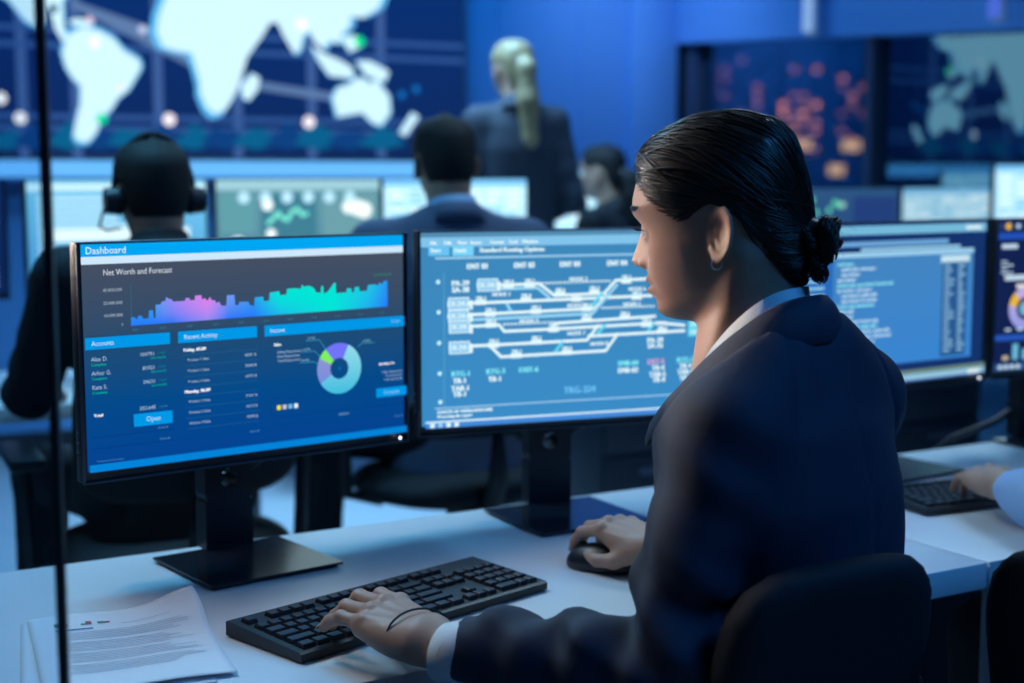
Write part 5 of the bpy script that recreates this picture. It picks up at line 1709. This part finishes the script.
# trousers and shoes (below the picture)
def legs(hipL, hipR, kneeL, kneeR, ankL, ankR, k=1.0):
    def f(P):
        d = cap(P, hipL, hipR, .105 * k, .105 * k)
        for h_, k_, a_ in ((hipL, kneeL, ankL), (hipR, kneeR, ankR)):
            d = smin(d, smin(cap(P, h_, k_, .088 * k, .068 * k), cap(P, k_, a_, .066 * k, .048 * k), .02), .04)
        return d
    return f
M_trouser = mat('dark_trousers', (0.008, 0.011, 0.020), 0.8, noise=0.2, nscale=300, bump=0.3, bscale=900)
M_shoe = mat('black_shoe', (0.01, 0.01, 0.012), 0.3, noise=0.1)
def legs_and_shoes(root, off, hl, hr, kl, kr, al, ar, fd, k=1.0, h=.014, m=None):
    pts = np.array([hl, hr, kl, kr, al, ar])
    V, Fc = surface_nets(legs(*pts, k), pts.min(0) - .14, pts.max(0) + .14, h, 2)
    mesh_part('trousers', V - off, Fc, m or M_trouser, root)
    for a_ in (al, ar):
        a_ = np.asarray(a_, float)
        c = np.array((a_[0], a_[1], 0)) + np.asarray(fd) * .06
        R3 = frame(fd, UP).T
        V, Fc = surface_nets(lambda P: smax(smin(ell(P, c + UP * .035, (.135, .047, .045), R3), cap(P, (a_[0], a_[1], .05), (a_[0], a_[1], .10), .044, .046), .03), .002 - P[:, 2], .004), c - .18, c + .18, .010, 2)
        mesh_part('shoe', V - off, Fc, M_shoe, root)
H0 = BW(-.055, 0, .53)
legs_and_shoes(woman, ROOT, H0 + lB * .09, H0 - lB * .09, H0 + fB * .42 + lB * .12, H0 + fB * .42 - lB * .10, np.append((H0 + fB * .46 + lB * .13)[:2], .10), np.append((H0 + fB * .40 - lB * .12)[:2], .10), fB, h=.012)
office_chair((.188, 1.716), U30, 'black office chair under the woman in the navy blazer', seat_z=.48, back_top=.915, back_w=.145)
# ================================================================== the other people
def short_hair(P):
    a, s, h = P.T
    r = head_r(a, s, h)
    hq = hairline(a, s, h)
    hq = np.where(a < -.02, np.minimum(hq, h + .060), hq)
    m = sstep(hq, -.003, .008)
    thick = .007 + .009 * sstep(h, .04, .12)
    d = (np.hypot(a - AC, s) - ((r - .005) * (1 - m) + (r + thick) * m)) * .7
    return smax(d, h - .142, .012)
def figure(label, loc, yaw, hz, nbz, shz, shw, el, wr, head_yaw=0.0, head_pitch=0.0, lean=0.05, jacket=None, shirt=None, hair='short', hairm=None, seated=True, seat_z=.55, knees=None, hand_kw=None, k=1.0, hands=True, res=.009, col=None, trousers=None, low=None):
    """local frame: +y is where the person faces, +x their right"""
    root = empty('person', (loc[0], loc[1], 0), yaw, label, 'person')
    fd = np.array((0, 1.0, 0)); ld = np.array((-1.0, 0, 0))
    O, R = head_frame((0, lean + .035, hz), (math.sin(-head_yaw), math.cos(head_yaw)), head_pitch)
    nb = np.array((0, lean, nbz))
    nbh = (nb - np.array((0, 0, .05)) - O) @ R.T
    def hd(P):
        return smin(head_sdf(P), cap(P, (-.022, 0, -.035), nbh, .053, .060), .02)
    V, Fc = surface_nets(hd, (-.12, -.10, -.20), (.145, .10, .145), .0050, 1)
    sk = SKIN if col is None else np.array(col)
    pieces = [(O + V @ R, Fc, skin_colours(V) / SKIN * sk)]
    sh = [np.array((sg * shw, lean - .01, shz)) for sg in (-1, 1)]
    els = [np.array(e, float) for e in el]; wrs = [np.array(w_, float) for w_ in wr]
    base = np.array((0, -.02, seat_z + .06)) if seated else np.array((0, 0, .95))
    core = lambda P: smin(cap(P, nb, base, .055, .09), smin(smin(cap(P, sh[0], els[0], .035, .03), cap(P, els[0], wrs[0], .03, .022), .01), smin(cap(P, sh[1], els[1], .035, .03), cap(P, els[1], wrs[1], .03, .022), .01), .01), .04)
    allp = np.array(sh + els + wrs + [nb, base])
    V, Fc = surface_nets(core, allp.min(0) - .12, allp.max(0) + .12, .016, 1)
    pieces.append((V, Fc, sk))
    if hands:
        for i, left in ((0, True), (1, False)):
            xd = nrm(np.array((wrs[i][0] * -.15, 1.0, -.05)) if hand_kw is None else hand_kw[i])
            hv = hand_mesh(wrs[i], xd, UP, left, curls((12, 30, 20), (12, 32, 20), (14, 32, 20), (12, 28, 18)), (.10, .02, -.06, -.16), ((.018, .022, -.010), (.046, .040, -.020), (.072, .045, -.026), (.092, .040, -.032)), sc=1.08 * k, h=.0042, arm=.03)
            pieces.append((hv[0], hv[1], sk))
    Vb, Fb, Cb = join_arrays(pieces)
    mesh_part('body', Vb, Fb, M_skin, root, Cb)
    # jacket
    zb = (seat_z - .04) if seated else .78
    spn = np.array([(zb, 0, -.03, .178 * k, .130 * k), (zb + .12, 0, -.02, .172 * k, .122 * k), ((zb + shz) / 2, 0, lean * .4, .170 * k, .115 * k), (shz - .10, 0, lean * .8 - .01, shw * .99, .122 * k), (shz - .01, 0, lean - .01, shw * .93, .108 * k), (shz + .045, 0, lean - .005, shw * .55, .085), (nbz + .012, 0, lean, .072, .068)])
    def jk(P):
        d = loft(P, spn, ld, fd)
        for i in (0, 1):
            ax = nrm(wrs[i] - els[i]); we = wrs[i] - ax * .03
            arm = smin(cap(P, sh[i], els[i], .066 * k, .054 * k), cap(P, els[i], we, .054 * k, .040 * k), .015)
            t, q = seg_t(P, sh[i], els[i])
            arm = arm + .004 * np.sin(t * 22 + q[:, 1] * 50) * sstep(t, .3, .8)
            arm = smax(arm, (P - we) @ ax, .006)
            d = smin(d, cap(P, (0, lean - .02, nbz - .035), sh[i] + UP * .012, .052, .052), .04)
            d = smin(d, arm, .035)
        return smax(d, -cap(P, nb - UP * .03 + fd * .02, nb + UP * .1, .058, .066), .008)
    V, Fc = surface_nets(jk, allp.min(0) - np.array((.14, .18, .14)), allp.max(0) + np.array((.14, .18, .10)), res, 2)
    mesh_part('jacket', V, Fc, jacket, root)
    # collars
    def loop(rx, ry, zt, drop, n=28, amax=150):
        pts, outs = [], []
        for i in range(n + 1):
            ph = RAD(-amax + 2 * amax * i / n); s_, c_ = math.sin(ph), math.cos(ph); q = (1 - c_) / 2
            pts.append(nb + np.array((rx * s_, -ry * c_, zt - drop * q ** 1.5))); outs.append(nrm(np.array((s_, -c_, .2))))
        return pts, outs
    t0, o0 = loop(.061, .064, .042, .075); b0, _ = loop(.068, .070, .0, .075)
    V, Fc = ribbon(t0, b0, .003, o0); mesh_part('shirt_collar', V, Fc, shirt, root)
    t0, o0 = loop(.070, .073, .026, .10); b0, _ = loop(.094, .098, -.020, .11)
    V, Fc = ribbon(t0, b0, .006, o0); mesh_part('jacket_collar', V, Fc, jacket, root)
    # hair
    hp = []
    fn = short_hair if hair == 'short' else hair_sdf
    V, Fc = surface_nets(fn, (-.125, -.10, -.10), (.13, .10, .16), .0055, 2)
    hp.append((O + V @ R, Fc, SKIN))
    if hair in ('tail', 'low_tail'):
        top = (-.098, 0, .050) if hair == 'tail' else (-.095, 0, .020)
        a0 = headw_(O, R, top)
        L = low if low is not None else .42
        chain = [a0, a0 + np.array((.0, -.035, -.03)), a0 + np.array((.004, -.045, -L * .35)), a0 + np.array((.012, -.035, -L * .7)), a0 + np.array((.016, -.02, -L))]
        rr = (.028, .036, .040, .034, .012)
        def tl(P):
            d = None
            for i in range(4):
                q = cap(P, chain[i], chain[i + 1], rr[i], rr[i + 1])
                d = q if d is None else smin(d, q, .02)
            th = np.arctan2(P[:, 1] - a0[1] + .04, P[:, 0] - a0[0])
            return d + .0022 * np.sin(th * 11 + P[:, 2] * 9)
        c = np.array(chain)
        V, Fc = surface_nets(tl, c.min(0) - .06, c.max(0) + .06, .007, 1)
        hp.append((V, Fc, SKIN))
        m = MB(); m.torus((0, 0, 0), .029, .008, None, 16, 8)
        hb = m.build('hair_tie', M_black, root, tuple(a0 + np.array((0, -.012, -.006))), (RAD(60), 0, 0))
    V, Fc, _ = join_arrays(hp)
    mesh_part('hair', V, Fc, hairm or M_hair, root)
    for sg in (-1, 1):
        MB().sphere(tuple(headw_(O, R, (.0845, sg * .031, .0195))), .0126, 14).build('eye', mat('eye_white', (0.5, 0.47, 0.46)), root)
    # legs
    if seated:
        hz_ = seat_z + .075
        kn = knees or ((-.20, .42), (.20, .42))
        legs_and_shoes(root, np.zeros(3), (-.09, -.02, hz_), (.09, -.02, hz_), (kn[0][0], kn[0][1], hz_ - .02), (kn[1][0], kn[1][1], hz_ - .02), (kn[0][0] - .01, kn[0][1] + .03, .10), (kn[1][0] + .01, kn[1][1] + .03, .10), fd, m=trousers)
    else:
        legs_and_shoes(root, np.zeros(3), (-.085, 0, .90), (.085, 0, .90), (-.095, .01, .50), (.095, .01, .50), (-.10, -.01, .10), (.10, -.01, .10), fd, m=trousers)
    return root, O, R
def headw_(O, R, q):
    return O + np.asarray(q) @ R

M_blacksuit = mat('black_suit', (0.006, 0.008, 0.014), 0.8, noise=0.2, nscale=300, bump=0.3, bscale=900)
M_greysuit = mat('grey_blue_suit', (0.075, 0.105, 0.190), 0.8, noise=0.15, nscale=300, bump=0.3, bscale=900)
M_slatesuit = mat('slate_suit', (0.020, 0.028, 0.050), 0.8, noise=0.15, nscale=300, bump=0.3, bscale=900)
M_blueshirt = mat('light_blue_shirt', (0.30, 0.46, 0.72), 0.75, noise=0.06, nscale=200, bump=0.2, bscale=700)
M_blackhair = mat('black_hair', (0.006, 0.006, 0.008), 0.75, noise=0.3, nscale=60)
M_blond = mat('blond_hair', (0.30, 0.22, 0.12), 0.5, noise=0.3, nscale=60, stretch=(8, 8, 1))

def yaw_to(d): return math.atan2(d[1], d[0]) - PI / 2
# man with the headset, left
fM = nrm((-.42, .90, 0)); Y1 = yaw_to(fM)
P1 = np.array((-.776, 3.16)) - fM[:2] * .06
r1, O1, R1 = figure('man in black with a headset, seated seen from behind at the left', P1, Y1, hz=1.250, nbz=1.150, shz=1.085, shw=.200, el=((-.27, .10, .84), (.27, .10, .82)), wr=((-.20, .40, .80), (.20, .40, .80)), lean=.03, head_yaw=0.0, jacket=M_blacksuit, shirt=M_blacksuit, hairm=M_blackhair, seat_z=.56, knees=((-.22, .36), (.20, .40)))
office_chair(P1, Y1, 'black office chair of the man with the headset', seat_z=.545, back_top=.99)
hs = empty('headset', (P1[0], P1[1], 0), Y1, 'black headset worn by the seated man at the left', 'headset')
hc = O1
band = []
for i in range(25):
    a = PI * i / 24
    band.append(tuple(headw_(O1, R1, (-.004, .086 * math.cos(a), .006 + .137 * math.sin(a)))))
MB().tube(band, .0065, 8).build('headband', M_black, hs)
for sg in (-1, 1):
    c = headw_(O1, R1, (-.006, sg * .092, .000)); sdv = nrm(headw_(O1, R1, (-.006, sg, 0)) - headw_(O1, R1, (-.006, 0, 0)))
    MB().cyl(c - sdv * .018, c + sdv * .014, .031, .027, 24).build('ear_cup', M_black, hs)
    MB().torus(tuple(c - sdv * .016), .021, .011, Vector(sdv).to_track_quat('Z', 'Y').to_matrix().to_4x4(), 20, 8).build('ear_cushion', M_chair, hs)
bo = [headw_(O1, R1, q) for q in ((-.004, .108, -.02), (.03, .112, -.055), (.07, .090, -.066), (.10, .055, -.062))]
MB().tube(bo, .003, 6).build('microphone_boom', M_black, hs)

# man in the grey suit, middle
fN2 = nrm((-.36, .93, 0)); Y2 = yaw_to(fN2)
P2 = np.array((-.165, 3.68)) - fN2[:2] * .06
figure('dark-haired man in grey-blue suit, seated seen from behind in the middle', P2, Y2, hz=1.320, nbz=1.215, shz=1.125, shw=.200, el=((-.27, .08, .86), (.27, .08, .86)), wr=((-.20, .38, .80), (.20, .38, .80)), lean=.03, head_yaw=-.12, head_pitch=.05, jacket=M_greysuit, shirt=M_blueshirt, hairm=M_blackhair, seat_z=.60, knees=((-.30, .18), (.22, .40)))
office_chair(P2, Y2, 'black office chair of the man in the grey-blue suit', seat_z=.585, back_top=.80)

# standing woman with the long blond ponytail
fS = nrm((-.18, .98, 0))
figure('standing woman in dark suit with long blond ponytail facing the wall', (.018, 5.70), yaw_to(fS), hz=1.690, nbz=1.575, shz=1.505, shw=.150, el=((-.215, -.03, 1.22), (.225, -.03, 1.20)), wr=((-.06, .19, 1.17), (.08, .20, 1.13)), lean=.02, head_yaw=.25, jacket=M_slatesuit, shirt=M_slatesuit, hair='tail', hairm=M_blond, seated=False, k=.90, low=.43, hand_kw=((1, .2, 0), (-1, .2, 0)))

# far seated woman with dark ponytail
fD = nrm((-.80, .60, 0))
P4 = np.array((.452, 6.10))
figure('far seated woman with dark ponytail turned to the left', P4, yaw_to(fD), hz=1.295, nbz=1.175, shz=1.100, shw=.165, el=((-.22, .10, .86), (.22, .10, .86)), wr=((-.15, .36, .80), (.15, .36, .80)), lean=.04, jacket=M_blacksuit, shirt=M_blacksuit, hair='low_tail', hairm=M_blackhair, seat_z=.58, k=.92, low=.26)
office_chair(P4, yaw_to(fD), 'black office chair of the far dark-haired woman', seat_z=.565, back_top=.95)

# person at the right edge: only the typing hand and light blue cuff are in the picture
fR = nrm((-.30, .95, 0)); YR = yaw_to(fR)
P5 = np.array((1.12, 2.02))
wl = on_z(1003, 484, .812)
RzR = np.array(((math.cos(-YR), -math.sin(-YR)), (math.sin(-YR), math.cos(-YR))))
wl_l = np.append(RzR @ (wl[:2] - P5), .812)
tip = on_z(962, 478, .775); hd_l = RzR @ (tip[:2] - wl[:2])
figure('person in light blue shirt typing at the right edge, only hand and cuff visible', P5, YR, hz=1.250, nbz=1.110, shz=1.035, shw=.19, el=((-.26, .10, .80), (.28, .14, .80)), wr=(tuple(wl_l), (.15, .40, .79)), lean=.05, jacket=M_blueshirt, shirt=M_blueshirt, hairm=M_blackhair, seat_z=.48, res=.010, hand_kw=((hd_l[0], hd_l[1], -.012), (-.1, 1, 0)))
office_chair(P5, YR, 'black office chair of the person at the right edge', seat_z=.47, back_top=.95)
fC = nrm((.75, .66, 0)); bc = np.array((.665, 1.36))
office_chair(bc + fC[:2] * .27, yaw_to(fC), 'empty black office chair cut off at the lower right corner', seat_z=.50, back_top=.935, arms=False)
